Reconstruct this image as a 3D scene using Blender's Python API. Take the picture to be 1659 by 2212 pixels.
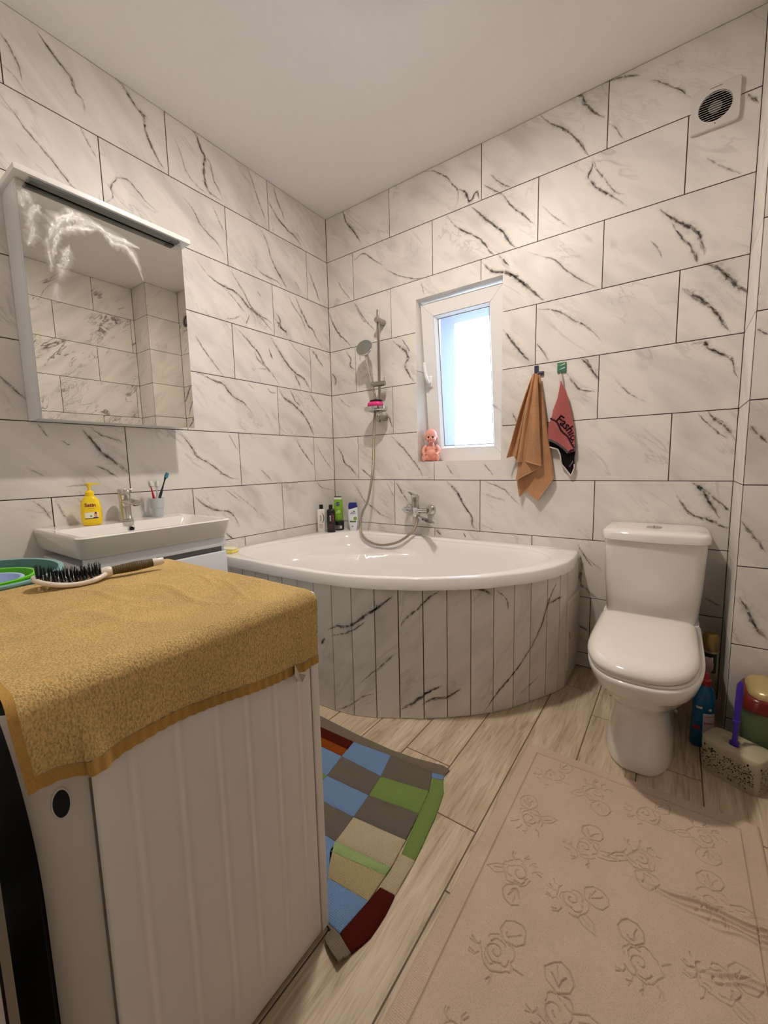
import bpy, bmesh, math, random
import numpy as np
from mathutils import Vector, Matrix, noise as mnoise

# ------------------------------------------------------------------ scene, camera, light
for o in list(bpy.data.objects):
    bpy.data.objects.remove(o)
SC = bpy.context.scene
COL = SC.collection
random.seed(7)
rnd = random.Random(11)

CAM_F = 889.72          # focal length in pixels of the 1659 x 2212 frame
cam_d = bpy.data.cameras.new('camera')
cam_d.sensor_fit = 'HORIZONTAL'
cam_d.sensor_width = 36.0
cam_d.lens = 36.0 * CAM_F / 1659.0
cam_d.clip_start = 0.02
cam = bpy.data.objects.new('camera', cam_d)
COL.objects.link(cam)
R_ = math.radians
cam.matrix_world = (Matrix.Translation((2.05558, -2.26892, 1.07803)) @ Matrix.Rotation(R_(35.4669), 4, 'Z')
                    @ Matrix.Rotation(R_(83.4069), 4, 'X') @ Matrix.Rotation(R_(-1.2849), 4, 'Z'))
SC.camera = cam

SC.view_settings.view_transform = 'Standard'
SC.view_settings.look = 'None'
SC.view_settings.gamma = 1.0
SC.view_settings.use_curve_mapping = False
SC.view_settings.exposure = 0.14
SC.cycles.max_bounces = 7
SC.cycles.diffuse_bounces = 5
SC.cycles.glossy_bounces = 3
SC.cycles.transmission_bounces = 3
SC.cycles.transparent_max_bounces = 10
SC.cycles.use_adaptive_sampling = True
SC.cycles.adaptive_threshold = 0.16
SC.cycles.adaptive_min_samples = 16
SC.cycles.sample_clamp_indirect = 6.0
SC.cycles.caustics_reflective = False
SC.cycles.caustics_refractive = False

WORLD_COL = (0.72, 0.84, 1.0)
WORLD_STRENGTH = 10.0
BULB_STRENGTH = 800.0
BULB_COL = (1.0, 0.90, 0.805)
BULB_POS = (1.19, -1.04, 2.655)

w = bpy.data.worlds.new('daylight'); SC.world = w; w.use_nodes = True
bg = w.node_tree.nodes['Background']
bg.inputs[0].default_value = (*WORLD_COL, 1); bg.inputs[1].default_value = WORLD_STRENGTH
pd = bpy.data.lights.new('window_portal', 'AREA'); pd.shape = 'RECTANGLE'; pd.size = 0.56; pd.size_y = 1.0
pd.cycles.is_portal = True
po = bpy.data.objects.new('window_portal', pd); COL.objects.link(po)
po.location = (0.98, 0.525, 1.577); po.rotation_euler = (R_(-90), 0, 0)

# ------------------------------------------------------------------ helpers
def lin(c):
    return tuple((v / 255 / 12.92) if v / 255 <= 0.04045 else ((v / 255 + 0.055) / 1.055) ** 2.4 for v in c)

def new_mat(name):
    m = bpy.data.materials.new(name); m.use_nodes = True
    return m, m.node_tree.nodes, m.node_tree.links, m.node_tree.nodes['Principled BSDF']

def mat(name, rgb, rough=0.5, metal=0.0, spec=0.5, noise=0.0, nscale=40.0, bump=0.0, bscale=200.0, trans=0.0,
        coat=0.0, sss=0.0, alpha=1.0, detail=3.0):
    m, N, L, P = new_mat(name)
    c = (*lin(rgb), 1)
    P.inputs['Base Color'].default_value = c
    P.inputs['Roughness'].default_value = rough
    P.inputs['Metallic'].default_value = metal
    P.inputs['Specular IOR Level'].default_value = spec
    P.inputs['Coat Weight'].default_value = coat
    P.inputs['Transmission Weight'].default_value = trans
    P.inputs['Alpha'].default_value = alpha
    if sss:
        P.inputs['Subsurface Weight'].default_value = sss
        P.inputs['Subsurface Radius'].default_value = (0.02, 0.01, 0.006)
    tc = N.new('ShaderNodeTexCoord')
    # every material is procedural: a faint mottling even on the plainest surface
    nz = N.new('ShaderNodeTexNoise'); nz.inputs['Scale'].default_value = nscale; nz.inputs['Detail'].default_value = detail
    L.new(tc.outputs['Object'], nz.inputs['Vector'])
    mx = N.new('ShaderNodeMix'); mx.data_type = 'RGBA'; mx.blend_type = 'MIX'
    k = max(noise, 0.02)
    mx.inputs['A'].default_value = tuple(v * (1 - k) for v in c[:3]) + (1,)
    mx.inputs['B'].default_value = tuple(min(1, v * (1 + k)) for v in c[:3]) + (1,)
    L.new(nz.outputs['Fac'], mx.inputs['Factor']); L.new(mx.outputs['Result'], P.inputs['Base Color'])
    if bump:
        b = N.new('ShaderNodeTexNoise'); b.inputs['Scale'].default_value = bscale; b.inputs['Detail'].default_value = 3
        L.new(tc.outputs['Object'], b.inputs['Vector'])
        bn = N.new('ShaderNodeBump'); bn.inputs['Strength'].default_value = bump; bn.inputs['Distance'].default_value = 0.004
        L.new(b.outputs['Fac'], bn.inputs['Height']); L.new(bn.outputs['Normal'], P.inputs['Normal'])
    return m

def make_obj(name, me, mats=None, parent=None, loc=None, rot=None, smooth=None, **props):
    o = bpy.data.objects.new(name, me)
    COL.objects.link(o)
    if mats is not None:
        for m in (mats if isinstance(mats, (list, tuple)) else [mats]):
            if len(me.materials) < 8 and m.name not in [q.name for q in me.materials if q]:
                me.materials.append(m)
    if smooth is not None:
        shade(me, smooth)
    if loc is not None: o.location = loc
    if rot is not None: o.rotation_euler = rot
    if parent is not None: o.parent = parent
    for k, v in props.items(): o[k] = v
    return o

def shade(me, angle):
    bm = bmesh.new(); bm.from_mesh(me)
    a = R_(angle)
    for f in bm.faces: f.smooth = True
    for e in bm.edges:
        if len(e.link_faces) == 2:
            e.smooth = e.calc_face_angle(0) < a
        else: e.smooth = False
    bm.to_mesh(me); bm.free()

def empty(name, loc=(0, 0, 0), rotz=0.0, label=None, category=None, group=None, kind=None, parent=None):
    o = bpy.data.objects.new(name, None); COL.objects.link(o)
    o.empty_display_size = 0.05
    o.location = loc; o.rotation_euler = (0, 0, rotz)
    if label: o['label'] = label
    if category: o['category'] = category
    if group: o['group'] = group
    if kind: o['kind'] = kind
    if parent: o.parent = parent
    return o

def tag(o, label, category, group=None):
    o['label'] = label; o['category'] = category
    if group: o['group'] = group
    return o

class MB:
    """collects shapes; build() links them as ONE mesh object"""
    def __init__(s): s.v = []; s.f = []; s.mi = []
    def add(s, V, F, mi=0):
        n = len(s.v); s.v += [tuple(p) for p in V]; s.f += [tuple(i + n for i in f) for f in F]; s.mi += [mi] * len(F); return s
    def box(s, a, b, mi=0):
        x0, y0, z0 = a; x1, y1, z1 = b
        V = [(x0, y0, z0), (x1, y0, z0), (x1, y1, z0), (x0, y1, z0), (x0, y0, z1), (x1, y0, z1), (x1, y1, z1), (x0, y1, z1)]
        return s.add(V, [(3, 2, 1, 0), (4, 5, 6, 7), (0, 1, 5, 4), (1, 2, 6, 5), (2, 3, 7, 6), (3, 0, 4, 7)], mi)
    def rbox(s, a, b, r, mi=0, seg=3):
        bm = bmesh.new(); bmesh.ops.create_cube(bm, size=1)
        for v in bm.verts:
            v.co = Vector([(a[i] + b[i]) / 2 + v.co[i] * (b[i] - a[i]) for i in range(3)])
        bmesh.ops.bevel(bm, geom=list(bm.edges) + list(bm.verts), offset=r, segments=seg, profile=0.5, affect='EDGES')
        return s.bm(bm, mi)
    def bm(s, bm, mi=0, M=None):
        bm.verts.ensure_lookup_table(); bm.verts.index_update()
        V = [tuple(M @ v.co) if M else tuple(v.co) for v in bm.verts]
        F = [tuple(v.index for v in f.verts) for f in bm.faces]
        bm.free(); return s.add(V, F, mi)
    def loft(s, loops, cap0=True, cap1=True, closed=True, mi=0):
        n = len(loops[0]); V = [p for l in loops for p in l]; F = []
        for i in range(len(loops) - 1):
            for j in range(n if closed else n - 1):
                k = (j + 1) % n
                F.append((i * n + j, i * n + k, (i + 1) * n + k, (i + 1) * n + j))
        if cap0: F.append(tuple(range(n - 1, -1, -1)))
        if cap1: F.append(tuple((len(loops) - 1) * n + j for j in range(n)))
        return s.add(V, F, mi)
    def lathe(s, prof, n=24, c=(0, 0, 0), axis='Z', cap0=True, cap1=True, mi=0, M=None):
        loops = []
        for r, h in prof:
            lp = []
            for j in range(n):
                t = 2 * math.pi * j / n; p = Vector((r * math.cos(t), r * math.sin(t), h))
                if axis == 'Y': p = Vector((p.x, -p.z, p.y))      # height runs towards -y
                if axis == 'X': p = Vector((p.z, p.x, p.y))
                if M: p = M @ p
                lp.append(tuple(p + Vector(c)))
            loops.append(lp)
        return s.loft(loops, cap0, cap1, mi=mi)
    def tube(s, pts, r, n=10, caps=True, mi=0):
        pts = [Vector(p) for p in pts]; rs = r if isinstance(r, (list, tuple)) else [r] * len(pts)
        loops = []; up = None
        for i, p in enumerate(pts):
            t = (pts[min(i + 1, len(pts) - 1)] - pts[max(i - 1, 0)]).normalized()
            if up is None:
                up = Vector((0, 0, 1)) if abs(t.z) < 0.9 else Vector((1, 0, 0))
            a = (up - t * up.dot(t))
            if a.length < 1e-6: a = Vector((1, 0, 0)) - t * t.x
            a.normalize(); up = a; b = t.cross(a)
            loops.append([tuple(p + (a * math.cos(q) + b * math.sin(q)) * rs[i]) for q in [2 * math.pi * j / n for j in range(n)]])
        return s.loft(loops, caps, caps, mi=mi)
    def prism(s, poly, h0, h1, mi=0, M=None, c=(0, 0, 0)):
        lo = [(x, y, h0) for x, y in poly]; hi = [(x, y, h1) for x, y in poly]
        if M:
            lo = [tuple(M @ Vector(p) + Vector(c)) for p in lo]; hi = [tuple(M @ Vector(p) + Vector(c)) for p in hi]
        return s.loft([lo, hi], mi=mi)
    def grid(s, fn, nu, nv, mi=0, flip=False):
        V = [fn(i / nu, j / nv) for j in range(nv + 1) for i in range(nu + 1)]
        F = []
        for j in range(nv):
            for i in range(nu):
                a = j * (nu + 1) + i
                q = (a, a + 1, a + nu + 2, a + nu + 1)
                F.append(q[::-1] if flip else q)
        return s.add(V, F, mi)
    def mesh(s, name, clean=True):
        me = bpy.data.meshes.new(name); me.from_pydata(s.v, [], s.f)
        for p, i in zip(me.polygons, s.mi): p.material_index = i
        if clean:
            bm = bmesh.new(); bm.from_mesh(me); bmesh.ops.recalc_face_normals(bm, faces=bm.faces); bm.to_mesh(me); bm.free()
        return me
    def build(s, name, mats, parent=None, smooth=40, loc=None, rot=None, clean=True, **props):
        return make_obj(name, s.mesh(name, clean), mats, parent, loc, rot, smooth, **props)

def catmull(pts, n=8, closed=False):
    P = [Vector(p) for p in pts]; out = []; m = len(P)
    rng = range(m) if closed else range(m - 1)
    for i in rng:
        if closed: a, b, c, d = P[(i - 1) % m], P[i], P[(i + 1) % m], P[(i + 2) % m]
        else: a, b, c, d = P[max(i - 1, 0)], P[i], P[i + 1], P[min(i + 2, m - 1)]
        for k in range(n):
            t = k / n
            out.append(0.5 * ((2 * b) + (c - a) * t + (2 * a - 5 * b + 4 * c - d) * t * t + (3 * b - a - 3 * c + d) * t ** 3))
    if not closed: out.append(P[-1])
    return out

def superellipse(a, b, e=2.5, n=32, z=0.0, cx=0.0, cy=0.0):
    out = []
    for j in range(n):
        t = 2 * math.pi * j / n; c, s_ = math.cos(t), math.sin(t)
        out.append((cx + a * math.copysign(abs(c) ** (2 / e), c), cy + b * math.copysign(abs(s_) ** (2 / e), s_), z))
    return out

def text_mesh(txt, size=0.02, extrude=0.0004, align='CENTER', shear=0.0, bold=0.0, spacing=1.0):
    cu = bpy.data.curves.new('lettering', 'FONT'); cu.body = txt; cu.size = size; cu.extrude = extrude
    cu.align_x = align; cu.align_y = 'CENTER'; cu.shear = shear; cu.offset = bold; cu.resolution_u = 3
    cu.space_character = spacing
    o = bpy.data.objects.new('lettering', cu); COL.objects.link(o)
    dg = bpy.context.evaluated_depsgraph_get(); dg.update()
    me = bpy.data.meshes.new_from_object(o.evaluated_get(dg))
    bpy.data.objects.remove(o); bpy.data.curves.remove(cu)
    me.materials.clear()
    return me

def interp(xs, ys, x):
    return float(np.interp(x, xs, ys))

# ------------------------------------------------------------------ materials
def tile_material(name, angle, base=(226, 221, 214), faint=1.0):
    m, N, L, P = new_mat(name)
    tc = N.new('ShaderNodeTexCoord'); oi = N.new('ShaderNodeObjectInfo')
    mul = N.new('ShaderNodeVectorMath'); mul.operation = 'SCALE'
    cmb = N.new('ShaderNodeCombineXYZ')
    cmb.inputs[0].default_value = 37.0; cmb.inputs[1].default_value = 91.0; cmb.inputs[2].default_value = 53.0
    L.new(cmb.outputs[0], mul.inputs[0]); L.new(oi.outputs['Random'], mul.inputs['Scale'])
    add = N.new('ShaderNodeVectorMath'); add.operation = 'ADD'
    rot = N.new('ShaderNodeVectorRotate'); rot.rotation_type = 'Z_AXIS'; rot.inputs['Angle'].default_value = R_(angle)
    L.new(tc.outputs['Object'], rot.inputs['Vector'])
    L.new(rot.outputs[0], add.inputs[0]); L.new(mul.outputs[0], add.inputs[1])
    def mapped(sx, sy, off=0):
        mp = N.new('ShaderNodeMapping'); mp.inputs['Scale'].default_value = (sx, sy, 1); mp.inputs['Location'].default_value = (off, off * 1.7, off * .3)
        L.new(add.outputs[0], mp.inputs['Vector']); return mp.outputs[0]
    def noise_(vec, scale, detail, dist, rough=0.5):
        n = N.new('ShaderNodeTexNoise'); n.inputs['Scale'].default_value = scale; n.inputs['Detail'].default_value = detail
        n.inputs['Distortion'].default_value = dist; n.inputs['Roughness'].default_value = rough
        L.new(vec, n.inputs['Vector']); return n.outputs['Fac']
    def ramp(fac, pts):
        r = N.new('ShaderNodeValToRGB'); e = r.color_ramp.elements
        e[0].position, e[0].color = pts[0][0], (pts[0][1],) * 3 + (1,)
        e[1].position, e[1].color = pts[-1][0], (pts[-1][1],) * 3 + (1,)
        for p, v in pts[1:-1]:
            q = e.new(p); q.color = (v, v, v, 1)
        L.new(fac, r.inputs[0]); return r.outputs[0]
    def math_(op, a, b):
        n = N.new('ShaderNodeMath'); n.operation = op
        for i, v in enumerate((a, b)):
            if isinstance(v, (int, float)): n.inputs[i].default_value = v
            else: L.new(v, n.inputs[i])
        return n.outputs[0]
    # soft grey clouds running along the veining
    cl = ramp(noise_(mapped(1.2, 3.2), 2.4, 2, 0.6), [(0.45, 0), (0.75, 1)])
    # thin crooked veins: the 0.5 level lines of a stretched, distorted noise, broken up by a second noise
    v1 = noise_(mapped(0.75, 2.3, 3.1), 2.2, 4, 1.0, 0.62)
    l1 = ramp(v1, [(0.478, 0), (0.497, 1), (0.503, 1), (0.522, 0)])
    b1 = ramp(noise_(mapped(1.3, 2.0, 9.0), 3.0, 1, 0.0), [(0.50, 0), (0.64, 1)])
    v2 = noise_(mapped(0.9, 3.0, 17.0), 3.4, 4, 1.4, 0.66)
    l2 = ramp(v2, [(0.47, 0), (0.495, 1), (0.505, 1), (0.53, 0)])
    b2 = ramp(noise_(mapped(1.0, 2.2, 29.0), 2.6, 1, 0.0), [(0.53, 0), (0.66, 1)])
    vein = math_('ADD', math_('MULTIPLY', math_('MULTIPLY', l1, b1), 0.75 * faint), math_('MULTIPLY', math_('MULTIPLY', l2, b2), 0.4 * faint))
    vein = math_('MINIMUM', vein, 0.85)
    m1 = N.new('ShaderNodeMix'); m1.data_type = 'RGBA'
    m1.inputs['A'].default_value = (*lin(base), 1); m1.inputs['B'].default_value = (*lin(tuple(v * 0.90 for v in base)), 1)
    L.new(cl, m1.inputs['Factor'])
    m2 = N.new('ShaderNodeMix'); m2.data_type = 'RGBA'; m2.inputs['B'].default_value = (*lin((92, 80, 70)), 1)
    L.new(m1.outputs['Result'], m2.inputs['A']); L.new(vein, m2.inputs['Factor'])
    L.new(m2.outputs['Result'], P.inputs['Base Color'])
    P.inputs['Roughness'].default_value = 0.40
    P.inputs['Specular IOR Level'].default_value = 0.22
    return m

def vein_material():
    """brown marble veins printed on the tiles; the strand attribute fades them out sideways"""
    m, N, L, P = new_mat('marble_vein_print')
    at = N.new('ShaderNodeAttribute'); at.attribute_name = 'strand'
    tc = N.new('ShaderNodeTexCoord')
    n1 = N.new('ShaderNodeTexNoise'); n1.inputs['Scale'].default_value = 42; n1.inputs['Detail'].default_value = 3; n1.inputs['Distortion'].default_value = 0.8
    L.new(tc.outputs['Object'], n1.inputs['Vector'])
    r = N.new('ShaderNodeMapRange'); r.inputs[1].default_value = 0.32; r.inputs[2].default_value = 0.62; r.inputs[3].default_value = 0.12; r.inputs[4].default_value = 1.0
    L.new(n1.outputs['Fac'], r.inputs[0])
    mu = N.new('ShaderNodeMath'); mu.operation = 'MULTIPLY'; L.new(at.outputs['Fac'], mu.inputs[0]); L.new(r.outputs[0], mu.inputs[1])
    P.inputs['Base Color'].default_value = (*lin((90, 78, 66)), 1); P.inputs['Roughness'].default_value = 0.40; P.inputs['Specular IOR Level'].default_value = 0.22
    L.new(mu.outputs[0], P.inputs['Alpha'])
    return m

def plank_material():
    m, N, L, P = new_mat('wood_look_porcelain')
    tc = N.new('ShaderNodeTexCoord'); oi = N.new('ShaderNodeObjectInfo')
    cmb = N.new('ShaderNodeCombineXYZ'); cmb.inputs[0].default_value = 31; cmb.inputs[1].default_value = 17; cmb.inputs[2].default_value = 5
    sc = N.new('ShaderNodeVectorMath'); sc.operation = 'SCALE'; L.new(cmb.outputs[0], sc.inputs[0]); L.new(oi.outputs['Random'], sc.inputs['Scale'])
    ad = N.new('ShaderNodeVectorMath'); L.new(tc.outputs['Object'], ad.inputs[0]); L.new(sc.outputs[0], ad.inputs[1])
    mp = N.new('ShaderNodeMapping'); mp.inputs['Scale'].default_value = (26, 2.0, 1); L.new(ad.outputs[0], mp.inputs['Vector'])
    n1 = N.new('ShaderNodeTexNoise'); n1.inputs['Scale'].default_value = 2.0; n1.inputs['Detail'].default_value = 5; n1.inputs['Distortion'].default_value = 1.5; n1.inputs['Roughness'].default_value = 0.6
    L.new(mp.outputs[0], n1.inputs['Vector'])
    mp2 = N.new('ShaderNodeMapping'); mp2.inputs['Scale'].default_value = (4, 0.9, 1); L.new(ad.outputs[0], mp2.inputs['Vector'])
    n2 = N.new('ShaderNodeTexNoise'); n2.inputs['Scale'].default_value = 1.6; n2.inputs['Detail'].default_value = 3; n2.inputs['Distortion'].default_value = 2.0
    L.new(mp2.outputs[0], n2.inputs['Vector'])
    r = N.new('ShaderNodeValToRGB'); e = r.color_ramp.elements
    e[0].position = 0.30; e[0].color = (*lin((164, 146, 122)), 1)
    e[1].position = 0.72; e[1].color = (*lin((216, 200, 176)), 1)
    q = e.new(0.5); q.color = (*lin((198, 180, 155)), 1)
    L.new(n1.outputs['Fac'], r.inputs[0])
    mx = N.new('ShaderNodeMix'); mx.data_type = 'RGBA'; mx.blend_type = 'MULTIPLY'; mx.inputs['Factor'].default_value = 0.5
    r2 = N.new('ShaderNodeValToRGB'); r2.color_ramp.elements[0].position = 0.35; r2.color_ramp.elements[0].color = (0.62, 0.58, 0.53, 1); r2.color_ramp.elements[1].position = 0.6
    L.new(n2.outputs['Fac'], r2.inputs[0]); L.new(r.outputs[0], mx.inputs['A']); L.new(r2.outputs[0], mx.inputs['B'])
    L.new(mx.outputs['Result'], P.inputs['Base Color'])
    P.inputs['Roughness'].default_value = 0.42; P.inputs['Specular IOR Level'].default_value = 0.35
    b = N.new('ShaderNodeBump'); b.inputs['Strength'].default_value = 0.12; b.inputs['Distance'].default_value = 0.003
    L.new(n1.outputs['Fac'], b.inputs['Height']); L.new(b.outputs['Normal'], P.inputs['Normal'])
    return m

def cloth_material(name, rgb, dark=0.55, scale=420.0, bump=0.5, streak=None, vary=0.12):
    """terry / knit: fine loops give both colour flecks and relief"""
    m, N, L, P = new_mat(name)
    tc = N.new('ShaderNodeTexCoord')
    mp = N.new('ShaderNodeMapping'); mp.inputs['Scale'].default_value = streak or (1, 1, 1); L.new(tc.outputs['Object'], mp.inputs['Vector'])
    n = N.new('ShaderNodeTexNoise'); n.inputs['Scale'].default_value = scale; n.inputs['Detail'].default_value = 3; n.inputs['Roughness'].default_value = 0.6
    L.new(mp.outputs[0], n.inputs['Vector'])
    n2 = N.new('ShaderNodeTexNoise'); n2.inputs['Scale'].default_value = 9; n2.inputs['Detail'].default_value = 3; L.new(tc.outputs['Object'], n2.inputs['Vector'])
    r = N.new('ShaderNodeValToRGB'); c = lin(rgb)
    r.color_ramp.elements[0].position = 0.32; r.color_ramp.elements[0].color = (*[v * dark for v in c], 1)
    r.color_ramp.elements[1].position = 0.60; r.color_ramp.elements[1].color = (*c, 1)
    L.new(n.outputs['Fac'], r.inputs[0])
    mx = N.new('ShaderNodeMix'); mx.data_type = 'RGBA'; mx.blend_type = 'MULTIPLY'; mx.inputs['Factor'].default_value = 1
    mr = N.new('ShaderNodeMapRange'); mr.inputs[1].default_value = 0.3; mr.inputs[2].default_value = 0.7; mr.inputs[3].default_value = 1 - vary; mr.inputs[4].default_value = 1 + vary
    L.new(n2.outputs['Fac'], mr.inputs[0]); cb = N.new('ShaderNodeCombineColor')
    for i in range(3): L.new(mr.outputs[0], cb.inputs[i])
    L.new(r.outputs[0], mx.inputs['A']); L.new(cb.outputs[0], mx.inputs['B']); L.new(mx.outputs['Result'], P.inputs['Base Color'])
    P.inputs['Roughness'].default_value = 0.95; P.inputs['Specular IOR Level'].default_value = 0.1
    P.inputs['Sheen Weight'].default_value = 0.25; P.inputs['Sheen Roughness'].default_value = 0.5
    P.inputs['Sheen Tint'].default_value = (*c, 1)
    b = N.new('ShaderNodeBump'); b.inputs['Strength'].default_value = bump; b.inputs['Distance'].default_value = 0.004
    L.new(n.outputs['Fac'], b.inputs['Height']); L.new(b.outputs['Normal'], P.inputs['Normal'])
    return m

def knit_material(name, rgb, dirn=0, scale=170.0):
    m, N, L, P = new_mat(name)
    tc = N.new('ShaderNodeTexCoord'); wv = N.new('ShaderNodeTexWave'); wv.bands_direction = 'XY'[dirn]; wv.inputs['Scale'].default_value = scale / 2
    wv.inputs['Distortion'].default_value = 2.0; wv.inputs['Detail'].default_value = 2; wv.inputs['Detail Scale'].default_value = 40
    L.new(tc.outputs['Object'], wv.inputs['Vector'])
    n = N.new('ShaderNodeTexNoise'); n.inputs['Scale'].default_value = 260; n.inputs['Detail'].default_value = 2; L.new(tc.outputs['Object'], n.inputs['Vector'])
    mx0 = N.new('ShaderNodeMath'); mx0.operation = 'ADD'; mu = N.new('ShaderNodeMath'); mu.operation = 'MULTIPLY'; mu.inputs[1].default_value = 0.5
    L.new(wv.outputs['Fac'], mu.inputs[0]); L.new(mu.outputs[0], mx0.inputs[0])
    mu2 = N.new('ShaderNodeMath'); mu2.operation = 'MULTIPLY'; mu2.inputs[1].default_value = 0.6; L.new(n.outputs['Fac'], mu2.inputs[0]); L.new(mu2.outputs[0], mx0.inputs[1])
    c = lin(rgb); r = N.new('ShaderNodeValToRGB')
    r.color_ramp.elements[0].position = 0.25; r.color_ramp.elements[0].color = (*[v * 0.6 for v in c], 1)
    r.color_ramp.elements[1].position = 0.65; r.color_ramp.elements[1].color = (*c, 1)
    L.new(mx0.outputs[0], r.inputs[0]); L.new(r.outputs[0], P.inputs['Base Color'])
    P.inputs['Roughness'].default_value = 0.95; P.inputs['Specular IOR Level'].default_value = 0.1
    b = N.new('ShaderNodeBump'); b.inputs['Strength'].default_value = 0.7; b.inputs['Distance'].default_value = 0.003
    L.new(mx0.outputs[0], b.inputs['Height']); L.new(b.outputs['Normal'], P.inputs['Normal'])
    return m

def mirror_material():
    m, N, L, P = new_mat('mirror_glass')
    P.inputs['Base Color'].default_value = (0.76, 0.75, 0.70, 1); P.inputs['Metallic'].default_value = 1
    tc = N.new('ShaderNodeTexCoord'); n = N.new('ShaderNodeTexNoise'); n.inputs['Scale'].default_value = 7; L.new(tc.outputs['Object'], n.inputs['Vector'])
    mr = N.new('ShaderNodeMapRange'); mr.inputs[1].default_value = 0.5; mr.inputs[3].default_value = 0.0; mr.inputs[4].default_value = 0.012; L.new(n.outputs['Fac'], mr.inputs[0])
    L.new(mr.outputs[0], P.inputs['Roughness'])
    return m

def smear_material():
    """greasy wipe marks on the mirror: they scatter the lamp's reflection"""
    m, N, L, P = new_mat('wipe_smear')
    P.inputs['Base Color'].default_value = (0.80, 0.80, 0.78, 1); P.inputs['Metallic'].default_value = 1; P.inputs['Roughness'].default_value = 0.42
    at = N.new('ShaderNodeAttribute'); at.attribute_name = 'strand'
    tc = N.new('ShaderNodeTexCoord'); n = N.new('ShaderNodeTexNoise'); n.inputs['Scale'].default_value = 60; L.new(tc.outputs['Object'], n.inputs['Vector'])
    mr = N.new('ShaderNodeMapRange'); mr.inputs[1].default_value = 0.3; mr.inputs[2].default_value = 0.7; mr.inputs[3].default_value = 0.3; L.new(n.outputs['Fac'], mr.inputs[0])
    mu = N.new('ShaderNodeMath'); mu.operation = 'MULTIPLY'; L.new(at.outputs['Fac'], mu.inputs[0]); L.new(mr.outputs[0], mu.inputs[1]); L.new(mu.outputs[0], P.inputs['Alpha'])
    return m

M = {}
M['tile'] = tile_material('marble_look_tile', 42, faint=0.28)
M['tile_far'] = tile_material('marble_look_tile_strong', 42, faint=1.0)
M['tile_strip'] = tile_material('marble_look_tile_upright', -48, faint=0.22)
M['vein'] = vein_material()
M['plank'] = plank_material()
M['grout'] = mat('brown_grout', (62, 47, 40), 0.9)
M['floor_grout'] = mat('floor_grout', (104, 88, 74), 0.9)
M['plaster'] = mat('white_plaster', (236, 234, 233), 0.9, bump=0.12, bscale=350)
M['ceramic'] = mat('white_ceramic', (232, 228, 222), 0.10, spec=0.5, coat=0.3)
M['acrylic'] = mat('white_acrylic', (236, 233, 230), 0.14, spec=0.5)
M['seat_plastic'] = mat('white_seat_plastic', (232, 226, 217), 0.16, spec=0.5)
M['pvc'] = mat('white_pvc', (232, 230, 228), 0.35)
M['enamel'] = mat('white_enamel', (226, 221, 214), 0.30, spec=0.4)
M['enamel_grey'] = mat('light_grey_plastic', (196, 190, 182), 0.4)
M['lacquer'] = mat('white_lacquer', (222, 224, 228), 0.22)
M['chrome'] = mat('chrome', (205, 203, 200), 0.07, metal=1.0)
M['chrome_dull'] = mat('satin_chrome', (170, 165, 160), 0.28, metal=1.0)
M['black'] = mat('black_plastic', (14, 13, 13), 0.35)
M['dark'] = mat('dark_void', (10, 9, 9), 0.9)
M['grey_plastic'] = mat('grey_plastic', (112, 110, 106), 0.5)
M['mirror'] = mirror_material()
M['smear'] = smear_material()
M['outer'] = mat('outside_render', (78, 84, 102), 0.9)
M['steel_trim'] = mat('steel_trim', (150, 145, 138), 0.3, metal=1.0)

# ------------------------------------------------------------------ room shell
H = 2.755
XR = 2.50           # right wall
YB = -4.20          # far end of the space behind the camera
BX, BY = 2.25, -0.30  # boxed-in pipe corner
FY = -2.21          # partition wall beside the doorway, jamb at x = JX
JX = 1.615
ROWS = [0.0] + [0.075 + 0.3 * k for k in range(9)] + [H]
WX0, WX1, WZ0, WZ1 = 0.711, 1.248, 1.09, 2.064      # window opening
WT = 0.51           # thickness of the outside wall
G = 0.0038          # grout joint
TD = 0.0022         # tiles stand this much proud of the grout

def struct(name, mb, m, smooth=None):
    o = mb.build(name, m, None, smooth if smooth else 30, clean=True); o['kind'] = 'structure'; return o

wall_left = struct('wall_left', MB().box((-0.15, YB - 0.1, 0), (-TD, 0.0, H)), M['grout'])
wb = MB()
for a, b in (((-0.15, -0.0 + TD, 0), (WX0 - G, WT, H)), ((WX1 + G, TD, 0), (XR + 0.15, WT, H)),
             ((WX0 - G, TD, 0), (WX1 + G, WT, WZ0 - G)), ((WX0 - G, TD, WZ1 + G), (WX1 + G, WT, H))):
    wb.box(a, b)
wall_back = struct('wall_back', wb, M['grout'])
wall_right = struct('wall_right', MB().box((XR + TD, YB - 0.1, 0), (XR + 0.15, TD, H)), M['grout'])
wall_pipe = struct('wall_pipe_box', MB().box((BX + TD, BY + TD, 0), (XR + TD, TD, H)), M['grout'])
wall_front = struct('wall_front', MB().box((-TD, FY - 0.13, 0), (JX - TD, FY - TD, H)), M['grout'])
wall_hall = struct('wall_hallway', MB().box((-0.15, YB - 0.1, 0), (XR + 0.15, YB, H)), M['plaster'])
ceiling = struct('ceiling', MB().box((-0.15, YB - 0.1, H), (XR + 0.15, WT, H + 0.12)), M['plaster'])
floor = struct('floor', MB().box((-0.15, YB - 0.1, -0.12), (XR + 0.15, WT, -0.0015)), M['floor_grout'])

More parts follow.
